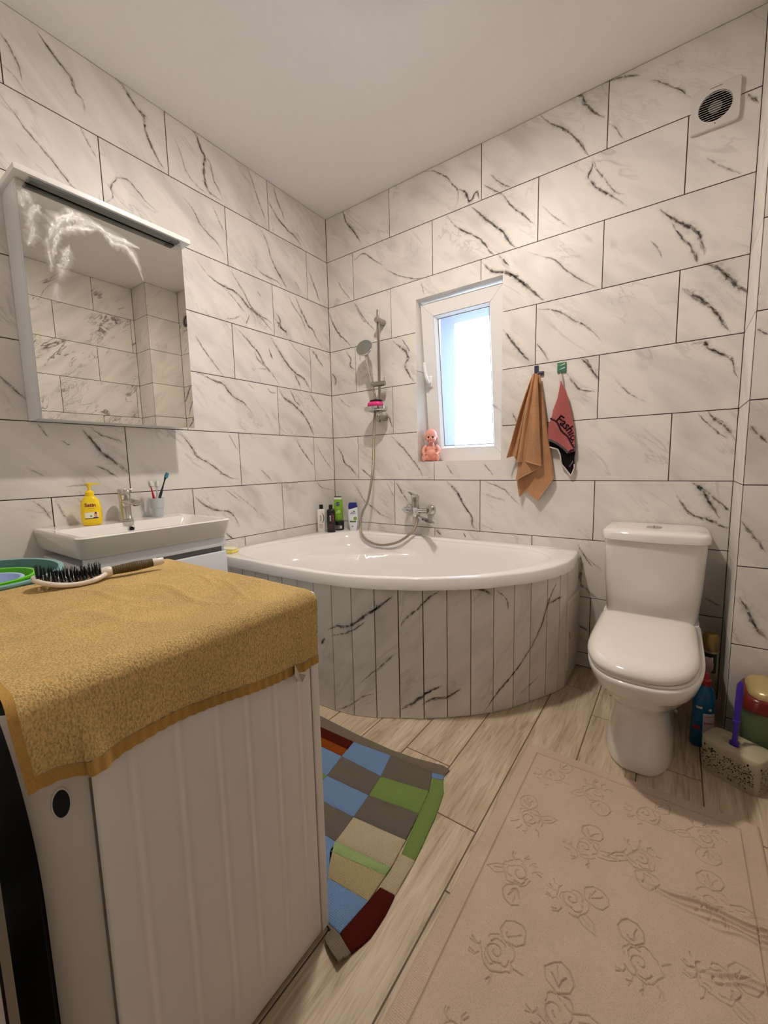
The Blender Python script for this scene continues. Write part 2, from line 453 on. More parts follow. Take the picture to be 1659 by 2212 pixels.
_tile_cache = {}
_tile_kind = ['tile']
def tile_mesh(wd, ht, rects=None):
    key = (round(wd, 4), round(ht, 4), _tile_kind[0]) if rects is None else None
    if key and key in _tile_cache: return _tile_cache[key]
    mb = MB()
    if rects is None:
        c = 0.0008; x, y = wd / 2, ht / 2
        lo = [(-x, -y, -TD * 2), (x, -y, -TD * 2), (x, y, -TD * 2), (-x, y, -TD * 2)]
        md = [(p[0], p[1], -c) for p in lo]
        hi = [(-x + c, -y + c, 0), (x - c, -y + c, 0), (x - c, y - c, 0), (-x + c, y - c, 0)]
        mb.loft([lo, md, hi])
    else:
        for (x0, y0, x1, y1) in rects: mb.box((x0, y0, -TD * 2), (x1, y1, 0))
    me = mb.mesh('tile')
    if key: _tile_cache[key] = me
    return me

def frame(X, Y, origin):
    X, Y = Vector(X), Vector(Y); Z = X.cross(Y)
    return Matrix(((X.x, Y.x, Z.x, origin[0]), (X.y, Y.y, Z.y, origin[1]), (X.z, Y.z, Z.z, origin[2]), (0, 0, 0, 1)))

def lay_tiles(parent, X, origin, u0, u1, rows, joint, length=0.598, hole=None, material='tile'):
    """tiles in wall coordinates: u to the right as seen from the room, v up"""
    Fm = frame(X, (0, 0, 1), origin); _tile_kind[0] = material
    for r in range(len(rows) - 1):
        v0, v1 = rows[r], rows[r + 1]
        j0 = joint(r)
        js = [u0] + sorted(q for q in [j0 + k * length for k in range(-12, 13)] if u0 + 0.012 < q < u1 - 0.012) + [u1]
        for a, b in zip(js[:-1], js[1:]):
            x0, x1, y0, y1 = a + G / 2, b - G / 2, v0 + G / 2, v1 - G / 2
            rects = [(x0, y0, x1, y1)]
            if hole and x0 < hole[2] and x1 > hole[0] and y0 < hole[3] and y1 > hole[1]:
                hx0, hy0, hx1, hy1 = hole; rects = []
                if x0 < hx0: rects.append((x0, y0, min(hx0, x1), y1))
                if x1 > hx1: rects.append((max(hx1, x0), y0, x1, y1))
                c0, c1 = max(x0, hx0), min(x1, hx1)
                if y0 < hy0: rects.append((c0, y0, c1, min(hy0, y1)))
                if y1 > hy1: rects.append((c0, max(hy1, y0), c1, y1))
                if not rects: continue
                cx, cy = (x0 + x1) / 2, (y0 + y1) / 2
                me = tile_mesh(0, 0, [(p - cx, q - cy, s_ - cx, t - cy) for p, q, s_, t in rects])
            else:
                me = tile_mesh(x1 - x0, y1 - y0)
            if not me.materials: me.materials.append(M[material])
            o = bpy.data.objects.new('tile', me); COL.objects.link(o); o.parent = parent
            o.matrix_local = Fm @ Matrix.Translation(((x0 + x1) / 2, (y0 + y1) / 2, 0))

NR = len(ROWS) - 1      # 10 rows, r = 9 is the row under the ceiling
lay_tiles(wall_back, (1, 0, 0), (0, 0, 0), 0.0, BX, ROWS, lambda r: 0.5284 if (NR - 1 - r) % 2 == 0 else 0.5284 + 0.299,
          hole=(WX0 - 0.001, WZ0 - 0.001, WX1 + 0.001, WZ1 + 0.001))
lay_tiles(wall_left, (0, 1, 0), (0, 0, 0), -2.21, 0.0, ROWS, lambda r: -0.1994 - (0.299 if (NR - 1 - r) % 2 == 0 else 0))
lay_tiles(wall_right, (0, -1, 0), (XR, 0, 0), -BY, 2.60, ROWS, lambda r: 0.631 if (NR - 1 - r) % 2 == 0 else 0.631 - 0.299, material='tile_far')
lay_tiles(wall_pipe, (1, 0, 0), (0, BY, 0), BX + 0.002, XR, ROWS, lambda r: -5, length=50)
lay_tiles(wall_pipe, (0, -1, 0), (BX, 0, 0), 0.0, -BY - 0.002, ROWS, lambda r: -5, length=50)
lay_tiles(wall_front, (-1, 0, 0), (0, FY, 0), -JX + 0.006, 0.0, ROWS, lambda r: -0.9 if r % 2 else -0.6, material='tile_far')
lay_tiles(wall_front, (0, 1, 0), (JX, 0, 0), FY - 0.13, FY - 0.006, ROWS, lambda r: -50, length=100)
edge = MB().box((JX - 0.006, FY - 0.006, 0), (JX + 0.0005, FY + 0.0005, H)).build('trim_1', M['steel_trim']); edge['kind'] = 'structure'

# floor planks: 0.183 x 1.2 m, every run shifted by a sixth of a plank
PW = 0.1828
def plank(x0, x1, y0, y1):
    me = tile_mesh(round(x1 - x0 - G, 4), round(y1 - y0 - G, 4))
    me2 = _plank_cache.get(me.name)
    if me2 is None:
        me2 = me.copy(); me2.materials.clear(); me2.materials.append(M['plank']); _plank_cache[me.name] = me2
    o = bpy.data.objects.new('plank', me2); COL.objects.link(o); o.parent = floor
    o.location = ((x0 + x1) / 2, (y0 + y1) / 2, 0)
_plank_cache = {}
k = -8
while True:
    x0 = 1.442 + k * PW; x1 = x0 + PW; k += 1
    if x1 < 0.02: continue
    if x0 > XR: break
    yj = -1.236 - 0.199 * (k - 1)          # the joint of this run
    y = yj - 1.2 * 8
    while y < 3:
        a, b = max(y, YB), min(y + 1.2, 0.0)
        if b - a > 0.01: plank(max(x0, 0), min(x1, XR), a, b)
        y += 1.2

# ------------------------------------------------------------------ window, tilted inwards
M['frost'] = None
def frosted():
    m, N, L, P = new_mat('frosted_glass')
    N.remove(P); out = N['Material Output']
    tr = N.new('ShaderNodeBsdfTransparent'); tr.inputs[0].default_value = (0.93, 0.96, 1, 1)
    tl = N.new('ShaderNodeBsdfTranslucent'); tl.inputs[0].default_value = (0.85, 0.92, 1, 1)
    gl = N.new('ShaderNodeBsdfGlossy'); gl.inputs['Roughness'].default_value = 0.15
    n = N.new('ShaderNodeTexNoise'); n.inputs['Scale'].default_value = 180; tc = N.new('ShaderNodeTexCoord'); L.new(tc.outputs['Object'], n.inputs['Vector'])
    mr = N.new('ShaderNodeMapRange'); mr.inputs[3].default_value = 0.03; mr.inputs[4].default_value = 0.13; L.new(n.outputs['Fac'], mr.inputs[0])
    a = N.new('ShaderNodeMixShader'); L.new(mr.outputs[0], a.inputs[0]); L.new(tr.outputs[0], a.inputs[1]); L.new(tl.outputs[0], a.inputs[2])
    b = N.new('ShaderNodeMixShader'); b.inputs[0].default_value = 0.04; L.new(a.outputs[0], b.inputs[1]); L.new(gl.outputs[0], b.inputs[2])
    L.new(b.outputs[0], out.inputs[0]); return m
M['frost'] = frosted()

win = empty('window_1', ((WX0 + WX1) / 2, 0.14, WZ0), kind='structure'); wc = Vector(win.location)
def rel(mb, o):
    mb.v = [tuple(Vector(p) - wc) for p in mb.v]; return mb
# tiled reveal: sill, head and cheeks
rv = 0.006
for nm, a, b in (('sill_tile', (WX0, 0.0005, WZ0 - rv), (WX1, 0.21, WZ0)), ('head_tile', (WX0, 0.0005, WZ1), (WX1, 0.21, WZ1 + rv)),
                 ('cheek_tile', (WX0 - rv, 0.0005, WZ0), (WX0, 0.21, 1.648)), ('cheek_tile', (WX0 - rv, 0.0005, 1.651), (WX0, 0.21, WZ1)),
                 ('cheek_tile', (WX1, 0.0005, WZ0), (WX1 + rv, 0.21, WZ1))):
    rel(MB().box(a, b), win).build(nm, M['tile'], win)
fr = MB()
fw = 0.028
for a, b in (((WX0, 0.21, WZ0), (WX0 + fw, 0.27, WZ1)), ((WX1 - fw, 0.21, WZ0), (WX1, 0.27, WZ1)),
             ((WX0 + fw, 0.21, WZ0), (WX1 - fw, 0.27, WZ0 + fw)), ((WX0 + fw, 0.21, WZ1 - fw), (WX1 - fw, 0.27, WZ1))):
    fr.rbox(a, b, 0.004)
rel(fr, win).build('window_frame', M['pvc'], win)
ext = MB()
ext.box((WX0 - G, 0.27, WZ0 - 0.03), (WX1 + G, 0.56, WZ0 + 0.010)); rel(ext, win).build('outer_sill', M['outer'], win)
for a, b in (((WX0 - G, 0.27, WZ0), (WX0 + 0.012, WT, WZ1)), ((WX1 - 0.012, 0.27, WZ0), (WX1 + G, WT, WZ1)), ((WX0 + 0.012, 0.27, WZ1 - 0.012), (WX1 - 0.012, WT, WZ1 + G))):
    rel(MB().box(a, b), win).build('outer_reveal', M['outer'], win)
# sash, hinged at the bottom edge and leaning into the room at the top
SW, SHT, TILT = 0.516, 0.958, R_(6.3)
sash = empty('sash', (0.001, 0.055, 0.006), parent=win); sash.rotation_euler = (TILT, 0, 0)
pw, th = 0.078, 0.062
def mitre(p):       # p: four corners (x, z) of one mitred rail, given outside edge first
    mb = MB()
    q = [(x, z) for x, z in p]
    lo = [(x, 0.012, z) for x, z in q]; hi = [(x, -th + 0.012, z) for x, z in q]
    cx = sum(x for x, _ in q) / 4; cz = sum(z for _, z in q) / 4
    mid = [(x + (cx - x) * 0.012, -th + 0.008, z + (cz - z) * 0.004) for x, z in q]
    mb.loft([lo, [(x, -th + 0.016, z) for x, z in q], [(x * 0.996 + cx * 0.004, -th + 0.012, z * 0.998 + cz * 0.002) for x, z in q]])
    return mb
x0, x1, z0, z1 = -SW / 2, SW / 2, 0.0, SHT
for p in ([(x0, z0), (x0 + pw, z0 + pw), (x0 + pw, z1 - pw), (x0, z1)], [(x1, z1), (x1 - pw, z1 - pw), (x1 - pw, z0 + pw), (x1, z0)],
          [(x0, z1), (x0 + pw, z1 - pw), (x1 - pw, z1 - pw), (x1, z1)], [(x1, z0), (x1 - pw, z0 + pw), (x0 + pw, z0 + pw), (x0, z0)]):
    mitre(p).build('sash_rail', M['pvc'], sash, smooth=25)
# glazing bead with a slanted face, grey gasket, pane
gx0, gx1, gz0, gz1 = x0 + pw, x1 - pw, z0 + pw, z1 - pw
bead = MB(); bw = 0.016
def ring(o, d, y): return [(gx0 + o, y, gz0 + o), (gx1 - o, y, gz0 + o), (gx1 - o, y, gz1 - o), (gx0 + o, y, gz1 - o)]
bead.loft([ring(-0.002, 0, -0.042), ring(0.003, 0, -0.046), ring(bw, 0, -0.022), ring(bw, 0, -0.012), ring(-0.002, 0, -0.012)], False, False)
bead.build('glazing_bead', M['pvc'], sash, smooth=20)
gk = MB().loft([ring(bw - 0.001, 0, -0.0225), ring(bw + 0.0035, 0, -0.020), ring(bw + 0.0035, 0, -0.013), ring(bw - 0.001, 0, -0.013)], False, False)
gk.build('gasket', M['grey_plastic'], sash, smooth=20)
MB().box((gx0 + 0.004, -0.018, gz0 + 0.004), (gx1 - 0.004, -0.014, gz1 - 0.004)).build('pane', M['frost'], sash)
# handle on the left stile, turned up for the tilt position
hd = empty('window_handle', (x0 + 0.036, -th + 0.012, 0.50), parent=win); hd.parent = sash
MB().rbox((-0.016, -0.012, -0.034), (0.016, 0.0, 0.034), 0.006).build('handle_plate', M['pvc'], sash, loc=hd.location)
hb = MB().tube(catmull([(0, -0.008, 0), (0, -0.034, 0.002), (-0.002, -0.047, 0.02), (-0.006, -0.052, 0.06), (-0.010, -0.052, 0.115)], 6),
               [0.010] * 13 + [0.0095] * 8 + [0.008] * 4, 12)
hb.build('handle_lever', M['pvc'], sash, loc=hd.location)
bpy.data.objects.remove(hd)

# ------------------------------------------------------------------ ceiling lamp (just above the frame)
lamp = empty('ceiling_lamp', (BULB_POS[0], BULB_POS[1], H), label='small round flush ceiling lamp glowing warm white above the bath', category='lamp')
MB().lathe([(0.074, 0.0), (0.074, -0.016), (0.068, -0.022), (0.060, -0.022), (0.058, -0.014), (0.002, -0.014)], 40).build('lamp_rim', M['pvc'], lamp)
bm_, N_, L_, P_ = new_mat('glowing_diffuser'); P_.inputs['Emission Color'].default_value = (*BULB_COL, 1); P_.inputs['Emission Strength'].default_value = BULB_STRENGTH
P_.inputs['Base Color'].default_value = (1, 1, 1, 1)
MB().lathe([(0.057, -0.016), (0.055, -0.0195), (0.047, -0.0235), (0.032, -0.027), (0.015, -0.029), (0.002, -0.0295)], 32).build('diffuser', bm_, lamp, smooth=80)

# ------------------------------------------------------------------ extractor fan
fan = empty('extractor_fan', (2.108, 0.0, 2.462), label='square white extractor fan with round slatted grille high on the tiled wall', category='fan')
M['fan'] = mat('fan_plastic', (212, 206, 200), 0.35)
plate = MB(); fr_, n_ = 0.0545, 40
def sq(sz, y, e=14): return [(x, y, z) for x, z, _ in superellipse(sz, sz, e, n_)]
circ = [(fr_ * math.cos(2 * math.pi * j / n_), fr_ * math.sin(2 * math.pi * j / n_)) for j in range(n_)]
plate.loft([sq(0.0785, -0.0005), sq(0.0785, -0.014), sq(0.076, -0.0165), [(x, -0.0165, z) for x, z in circ], [(x * .97, -0.006, z * .97) for x, z in circ]], True, False)
plate.build('cover_plate', M['fan'], fan, smooth=30)
MB().lathe([(fr_ * 0.985, 0.0062), (0.002, 0.0062)], 40, axis='Y').build('fan_opening', M['dark'], fan)
MB().lathe([(0.022, 0.006), (0.022, 0.010), (0.012, 0.0125), (0.002, 0.013)], 24, axis='Y').build('motor_hub', M['grey_plastic'], fan)
for i in range(12):
    z = -0.047 + i * 0.0085; hw = math.sqrt(max(fr_ ** 2 - z * z, 0)) * 0.99
    MB().add(*[[(-hw, -0.0165, z), (hw, -0.0165, z), (hw, -0.0130, z + 0.0022), (-hw, -0.0130, z + 0.0022), (-hw, -0.0165, z + 0.0014), (hw, -0.0165, z + 0.0014)],
               [(0, 1, 5, 4), (4, 5, 2, 3), (0, 3, 2, 1), (0, 4, 3), (1, 2, 5)]]).build('grille_slat', M['fan'], fan)
MB().box((-0.020, -0.0168, 0.066), (0.020, -0.0164, 0.0685)).build('maker_mark', M['grey_plastic'], fan)
MB().lathe([(0.0022, 0.0166), (0.0022, 0.0172)], 10, c=(0.002, 0, -0.064), axis='Y').build('indicator', M['black'], fan)

# ------------------------------------------------------------------ corner bath
TZ = 0.622
outer = [(0.0, 0.0), (0.4, 0), (0.8, 0), (1.2, 0), (1.5, 0), (1.664, 0.0), (1.672, -0.10), (1.678, -0.20), (1.672, -0.305), (1.640, -0.43), (1.581, -0.552), (1.449, -0.725), (1.34, -0.815),
         (1.227, -0.892), (1.055, -0.972), (0.93, -1.010), (0.78, -1.030), (0.564, -1.038), (0.33, -1.04), (0.0, -1.04), (0, -0.8), (0, -0.5), (0, -0.25)]
inner = [(0.11, -0.89), (0.065, -0.75), (0.075, -0.60), (0.105, -0.46), (0.13, -0.30), (0.21, -0.14), (0.36, -0.08), (0.62, -0.062), (0.89, -0.062), (1.18, -0.065), (1.44, -0.085), (1.555, -0.175),
         (1.578, -0.31), (1.49, -0.555), (1.36, -0.735), (1.21, -0.85), (0.95, -0.962), (0.60, -0.990), (0.31, -0.982), (0.17, -0.955)]
inner = [tuple(p) for p in catmull([(x, y, 0) for x, y in inner], 8, True)]
TC = (0.78, -0.50); NA = 180
def radial(poly):
    P = np.array([(p[0], p[1]) for p in poly]) - np.array(TC); Q = np.roll(P, -1, 0); out = []
    for j in range(NA):
        t = 2 * math.pi * j / NA; d = np.array((math.cos(t), math.sin(t))); best = 0
        for a, b in zip(P, Q):
            e = b - a; den = d[0] * e[1] - d[1] * e[0]
            if abs(den) < 1e-9: continue
            s_ = (a[0] * e[1] - a[1] * e[0]) / den; u = (a[0] * d[1] - a[1] * d[0]) / den
            if s_ > 0 and -1e-6 <= u <= 1 + 1e-6: best = max(best, s_)
        out.append(best)
    return np.array(out)
ro, ri = radial(outer), radial(inner)
ang = np.array([2 * math.pi * j / NA for j in range(NA)])
def ringpts(r, zz): return [(TC[0] + r[j] * math.cos(ang[j]), TC[1] + r[j] * math.sin(ang[j]), zz[j] if hasattr(zz, '__len__') else zz) for j in range(NA)]
loops = [ringpts(ro - 0.012, TZ - 0.052), ringpts(ro, TZ - 0.050), ringpts(ro, TZ - 0.006), ringpts(ro - 0.006, TZ), ringpts((ro + ri) / 2, TZ), ringpts(ri + 0.010, TZ),
         ringpts(ri + 0.002, TZ - 0.003), ringpts(ri - 0.006, TZ - 0.012)]
def smooth01(t): t = min(max(t, 0.0), 1.0); return t * t * (3 - 2 * t)
def tub_depth(x, y, f):
    """hollow of the tub: a sloping wall, a flat floor and a shallow seat shelf in the room corner"""
    wall_ = smooth01((1 - f) / 0.24)
    d = 0.012 + 0.40 * wall_
    e = (x - 0.02) * 0.62 - y * 0.78                     # distance from the corner
    k_ = 1 - smooth01((e - 0.50) / 0.13)
    shelf_ = 0.012 + 0.085 * smooth01((1 - f) / 0.10)
    return TZ - (d * (1 - k_) + shelf_ * k_)
for f in np.concatenate([np.linspace(0.992, 0.70, 30), np.linspace(0.67, 0.06, 18)]):
    r = ri * f
    loops.append(ringpts(r, [tub_depth(TC[0] + r[j] * math.cos(ang[j]), TC[1] + r[j] * math.sin(ang[j]), f) for j in range(NA)]))
bath = empty('bathtub', (0.8, -0.5, 0), label='glossy white corner bathtub with curved front rim and moulded corner seat', category='bathtub')
def local(mb, o):
    l = Vector(o.location); mb.v = [tuple(Vector(p) - l) for p in mb.v]; return mb
local(MB().loft(loops, False, True), bath).build('tub_shell', M['acrylic'], bath, smooth=50)
local(MB().lathe([(0.026, 0.0), (0.026, 0.004), (0.018, 0.006), (0.004, 0.007)], 20, c=(0.78, -0.5, TZ - 0.42)), bath).build('drain', M['chrome'], bath)

# tiled apron: upright strips round the curve
apr = empty('bath_apron', (1.2, -0.8, 0), label='curved bath front clad in upright strips of veined white tile', category='bath panel')
pts = [(1.674, -0.269), (1.655, -0.327), (1.618, -0.402), (1.571, -0.49), (1.515, -0.573), (1.455, -0.655), (1.384, -0.728), (1.308, -0.796), (1.23, -0.858), (1.143, -0.911), (1.058, -0.962), (0.966, -1.001),
       (0.872, -1.020), (0.772, -1.026), (0.672, -1.028), (0.572, -1.028), (0.472, -1.028), (0.372, -1.028), (0.272, -1.028), (0.172, -1.028), (0.072, -1.028), (0.004, -1.028)]
pts = [(x - 0.010 if y > -0.5 else x, y + 0.008) for x, y in pts]
ZT = TZ - 0.053
core = MB()
cpoly = [(x - 0.012 * (x > .9), y + 0.012) for x, y in pts]
core.loft([[(x, y, z) for x, y in [(1.652, -0.002)] + cpoly + [(0.004, -1.006)] + [(x - 0.014 * (x > 0.9), y + 0.014) for x, y in cpoly[::-1]] + [(1.638, -0.002)]] for z in (0.0, ZT)])
local(core, apr).build('apron_core', M['grout'], apr, smooth=20)
def strip(a, b, z0, z1, name='tile', mm='tile_strip', th=0.008, proud=0.0):
    a, b = Vector((*a, 0)), Vector((*b, 0)); d = (b - a); L0 = d.length; d.normalize(); nrm = Vector((d.y, -d.x, 0))
    if nrm.dot(((a + b) / 2) - Vector((0.6, -0.3, 0))) < 0: nrm = -nrm
    a, b = a + d * 0.0019, b - d * 0.0019
    V = []
    for z in (z0, z1):
        V += [a + nrm * proud, b + nrm * proud, b - nrm * th, a - nrm * th]
    V = [(p.x, p.y, z0 if i < 4 else z1) for i, p in enumerate(V)]
    c = Vector(((a.x + b.x) / 2, (a.y + b.y) / 2, (z0 + z1) / 2))
    X = d if d.cross(Vector((0, 0, 1))).dot(nrm) > 0 else -d
    Fm = frame(X, (0, 0, 1), c); inv = Fm.inverted()
    mb = MB().add([tuple(inv @ Vector(p)) for p in V], [(3, 2, 1, 0), (4, 5, 6, 7), (0, 1, 5, 4), (1, 2, 6, 5), (2, 3, 7, 6), (3, 0, 4, 7)])
    o = mb.build(name, M[mm], apr, smooth=20)
    o.matrix_local = Matrix.Translation(-Vector(apr.location)) @ Fm
    return o
for a, b in zip(pts[:-1], pts[1:]):
    strip(a, b, 0.002, ZT)
strip((pts[0][0], -0.004), pts[0], 0.418, ZT)
strip((pts[0][0], -0.004), pts[0], 0.002, 0.085)
M['hatch'] = mat('hatch_plastic', (206, 198, 186), 0.4)
hx = pts[0][0]
hatch = local(MB().rbox((hx - 0.004, -0.262, 0.085), (hx + 0.012, -0.006, 0.418), 0.004), apr).build('access_hatch', M['hatch'], apr)
MB().rbox((hx + 0.0115 - 1.2, -0.245 + 0.8, 0.235), (hx + 0.014 - 1.2, -0.238 + 0.8, 0.268), 0.001).build('hatch_latch', M['grey_plastic'], hatch)

# ------------------------------------------------------------------ bath mixer, hose, shower rail
mix = empty('bath_mixer', (0.727, 0.0, 0.787), label='chrome wall-mounted bath mixer with lever handle and flat spout', category='faucet')
for sx in (-0.077, 0.077):
    MB().lathe([(0.033, 0.0), (0.033, 0.004), (0.028, 0.011), (0.019, 0.016), (0.016, 0.017), (0.016, 0.04)], 28, c=(sx, 0, 0), axis='Y').build('wall_rose', M['chrome'], mix)
    MB().lathe([(0.021, 0.034), (0.021, 0.056), (0.018, 0.058)], 8, c=(sx, 0, 0), axis='Y').build('union_nut', M['chrome'], mix, smooth=20)
bd = MB(); bd.tube([(-0.082, -0.058, 0), (-0.06, -0.060, 0), (-0.03, -0.062, 0), (0.03, -0.062, 0), (0.06, -0.060, 0), (0.082, -0.058, 0)], [0.018, 0.0165, 0.016, 0.016, 0.0165, 0.018], 20)
bd.build('mixer_body', M['chrome'], mix)
ct = MB().lathe([(0.021, -0.01), (0.0235, 0.02), (0.0235, 0.058), (0.0215, 0.060), (0.0215, 0.062), (0.024, 0.064), (0.024, 0.082)], 24, c=(0.0, -0.064, 0.0))
ct.build('cartridge', M['chrome'], mix)
lv = MB().loft([superellipse(0.024, 0.024, 3, 24, 0.082, 0, -0.064), superellipse(0.024, 0.024, 3, 24, 0.090, 0.0, -0.064), [(x, y - 0.006, z + (0.010 if y < -0.064 else 0.0)) for x, y, z in superellipse(0.021, 0.024, 3, 24, 0.094, 0, -0.066)]])
lv.build('mixer_lever', M['chrome'], mix)
lv2 = MB().loft([[(x, y, z) for x, y, z in ((-0.014, -0.07, 0.088), (0.014, -0.07, 0.088), (0.014, -0.07, 0.098), (-0.014, -0.07, 0.098))], [(-0.012, -0.115, 0.108), (0.012, -0.115, 0.108), (0.012, -0.115, 0.114), (-0.012, -0.115, 0.114)],
                 [(-0.011, -0.135, 0.118), (0.011, -0.135, 0.118), (0.011, -0.135, 0.123), (-0.011, -0.135, 0.123)]])
lv2.build('lever_blade', M['chrome'], mix, smooth=30)
lo = MB().lathe([(0.022, -0.008), (0.022, -0.034), (0.017, -0.040)], 20, c=(0.004, -0.062, 0)); lo.build('diverter_body', M['chrome'], mix)
kn = MB().lathe([(0.013, 0.072), (0.013, 0.080), (0.011, 0.082)], 16, axis='Y', c=(-0.028, 0, -0.004))
kn.loft([[(-0.036, -0.080, -0.012), (-0.020, -0.080, -0.012), (-0.020, -0.080, 0.004), (-0.036, -0.080, 0.004)], [(-0.085, -0.090, 0.002), (-0.085, -0.088, 0.002), (-0.085, -0.088, 0.012), (-0.085, -0.090, 0.012)]])
kn.build('diverter_knob', M['chrome'], mix)
spd = Vector((0.86, -0.51, 0)).normalized(); sps = Vector((-spd.y, spd.x, 0))
def spsec(t, wd, ht, dz):
    c = Vector((0.006, -0.062, -0.036)) + spd * t + Vector((0, 0, dz))
    return [tuple(c + sps * a + Vector((0, 0, b))) for a, b in ((-wd, -ht), (wd, -ht), (wd, ht), (-wd, ht))]
MB().loft([spsec(-0.01, 0.010, 0.006, 0), spsec(0.02, 0.012, 0.0065, 0), spsec(0.13, 0.012, 0.0065, -0.012), spsec(0.188, 0.0125, 0.007, -0.022), spsec(0.198, 0.0125, 0.010, -0.026)]).build('spout', M['chrome'], mix, smooth=30)
MB().lathe([(0.010, 0), (0.010, -0.014), (0.008, -0.016)], 16, c=tuple(Vector((0.006, -0.062, -0.062)) + spd * 0.184)).build('aerator', M['chrome_dull'], mix)

RX = 0.462      # shower rail, measured on the wall
rail = empty('shower_rail', (RX + 0.008, 0.0, 1.38), label='chrome shower rail with sliding holder and round soap dish', category='shower rail')
rl = MB()
ry = -0.062
for dx in (-0.0055, 0.0055):
    rl.tube([(dx, ry, -0.03), (dx, ry, 0.665)], 0.0048, 10)
rl.box((-0.004, ry + 0.001, -0.03), (0.004, ry + 0.004, 0.600))
rl.build('riser_bar', M['chrome_dull'], rail)
for z in (0.60, 0.0):
    b = MB().lathe([(0.0185, 0.0), (0.0185, 0.062), (0.017, 0.082), (0.015, 0.084)], 24, c=(0, 0, z), axis='Y')
    b.build('wall_bracket', M['chrome_dull'], rail)
sl = MB().tube([(-0.050, -0.078, 0.21), (0.045, -0.064, 0.21)], 0.0155, 20); sl.rbox((-0.018, -0.080, 0.196), (0.018, -0.045, 0.224), 0.005)
sl.tube([(0.038, -0.064, 0.215), (0.041, -0.064, 0.245)], 0.003, 8); sl.build('slider', M['chrome_dull'], rail)
dish = MB()
def dloop(a, b, z): return superellipse(a, b, 2.2, 40, z, -0.010, -0.095)
dish.loft([dloop(0.03, 0.025, 0.028), dloop(0.070, 0.058, 0.036), dloop(0.078, 0.064, 0.046), dloop(0.078, 0.064, 0.062), dloop(0.075, 0.061, 0.062), dloop(0.073, 0.059, 0.0565), dloop(0.03, 0.025, 0.056)])
dish.rbox((-0.012, -0.085, -0.012), (0.012, -0.045, 0.034), 0.004)
dish.build('soap_dish', M['chrome'], rail)
nb = MB().rbox((-0.008, -0.098, -0.028), (0.008, -0.084, 0.006), 0.003); nb.build('clamp_screw', M['chrome_dull'], rail)

# hand shower, held in the slider
hs = empty('hand_shower', (0.425, -0.082, 1.60), label='chrome hand shower with round grey spray face on the rail holder', category='shower head')
hpts = [(0.0, 0.008, -0.035), (0.0, 0.004, 0.0), (-0.002, -0.002, 0.03), (-0.008, -0.012, 0.09), (-0.016, -0.018, 0.145), (-0.022, -0.020, 0.175)]
MB().tube(catmull(hpts, 5), [0.011] * 6 + [0.0125] * 8 + [0.0135] * 12, 16).build('grip', M['chrome'], hs)
Mh = Matrix.Rotation(R_(12), 4, 'Z') @ Matrix.Rotation(R_(68), 4, 'X')
hc_ = (-0.028, -0.030, 0.212)
MB().lathe([(0.004, -0.024), (0.034, -0.017), (0.052, -0.004), (0.056, 0.006), (0.054, 0.012), (0.050, 0.0125)], 40, c=hc_, M=Mh).build('head_shell', M['chrome'], hs)
spf = mat('spray_face_grey', (118, 116, 110), 0.45)
face = MB().lathe([(0.0515, 0.0122), (0.050, 0.0145), (0.016, 0.0150), (0.002, 0.0150)], 40, c=hc_, M=Mh).build('spray_face', spf, hs)
noz = MB()
for rr, nn in ((0.014, 8), (0.026, 16), (0.035, 24), (0.043, 30)):
    for j in range(nn):
        t = 2 * math.pi * j / nn
        noz.lathe([(0.0013, 0.0145), (0.0009, 0.0168)], 5, c=tuple(Mh @ Vector((rr * math.cos(t), rr * math.sin(t), 0)) + Vector(hc_)), M=Mh, cap0=False)
nz_o = noz.build('spray_nozzles', M['chrome_dull'], face); nz_o['kind'] = 'stuff'

hose_pts = [(0.428, -0.074, 1.572), (0.436, -0.070, 1.52), (0.444, -0.075, 1.44), (0.450, -0.10, 1.36), (0.452, -0.115, 1.206), (0.440, -0.12, 1.029), (0.397, -0.12, 0.847), (0.350, -0.12, 0.768), (0.327, -0.12, 0.688),
            (0.340, -0.12, 0.610), (0.407, -0.12, 0.566), (0.502, -0.12, 0.554), (0.620, -0.11, 0.583), (0.705, -0.085, 0.645), (0.735, -0.066, 0.705), (0.738, -0.060, 0.752)]
M['hose'] = None
def hose_mat():
    m, N, L, P = new_mat('ribbed_metal_hose'); P.inputs['Base Color'].default_value = (*lin((170, 158, 138)), 1); P.inputs['Metallic'].default_value = 0.9; P.inputs['Roughness'].default_value = 0.3
    tc = N.new('ShaderNodeTexCoord'); wv = N.new('ShaderNodeTexWave'); wv.bands_direction = 'Z'; wv.inputs['Scale'].default_value = 90; L.new(tc.outputs['Object'], wv.inputs['Vector'])
    b = N.new('ShaderNodeBump'); b.inputs['Strength'].default_value = 0.5; b.inputs['Distance'].default_value = 0.002; L.new(wv.outputs['Fac'], b.inputs['Height']); L.new(b.outputs['Normal'], P.inputs['Normal']); return m
M['hose'] = hose_mat()
hp = catmull(hose_pts, 8)
hose = MB().tube(hp, 0.0078, 12).build('shower_hose', M['hose'], None, smooth=60)
tag(hose, 'long ribbed metal shower hose looping down to the bath mixer', 'hose')

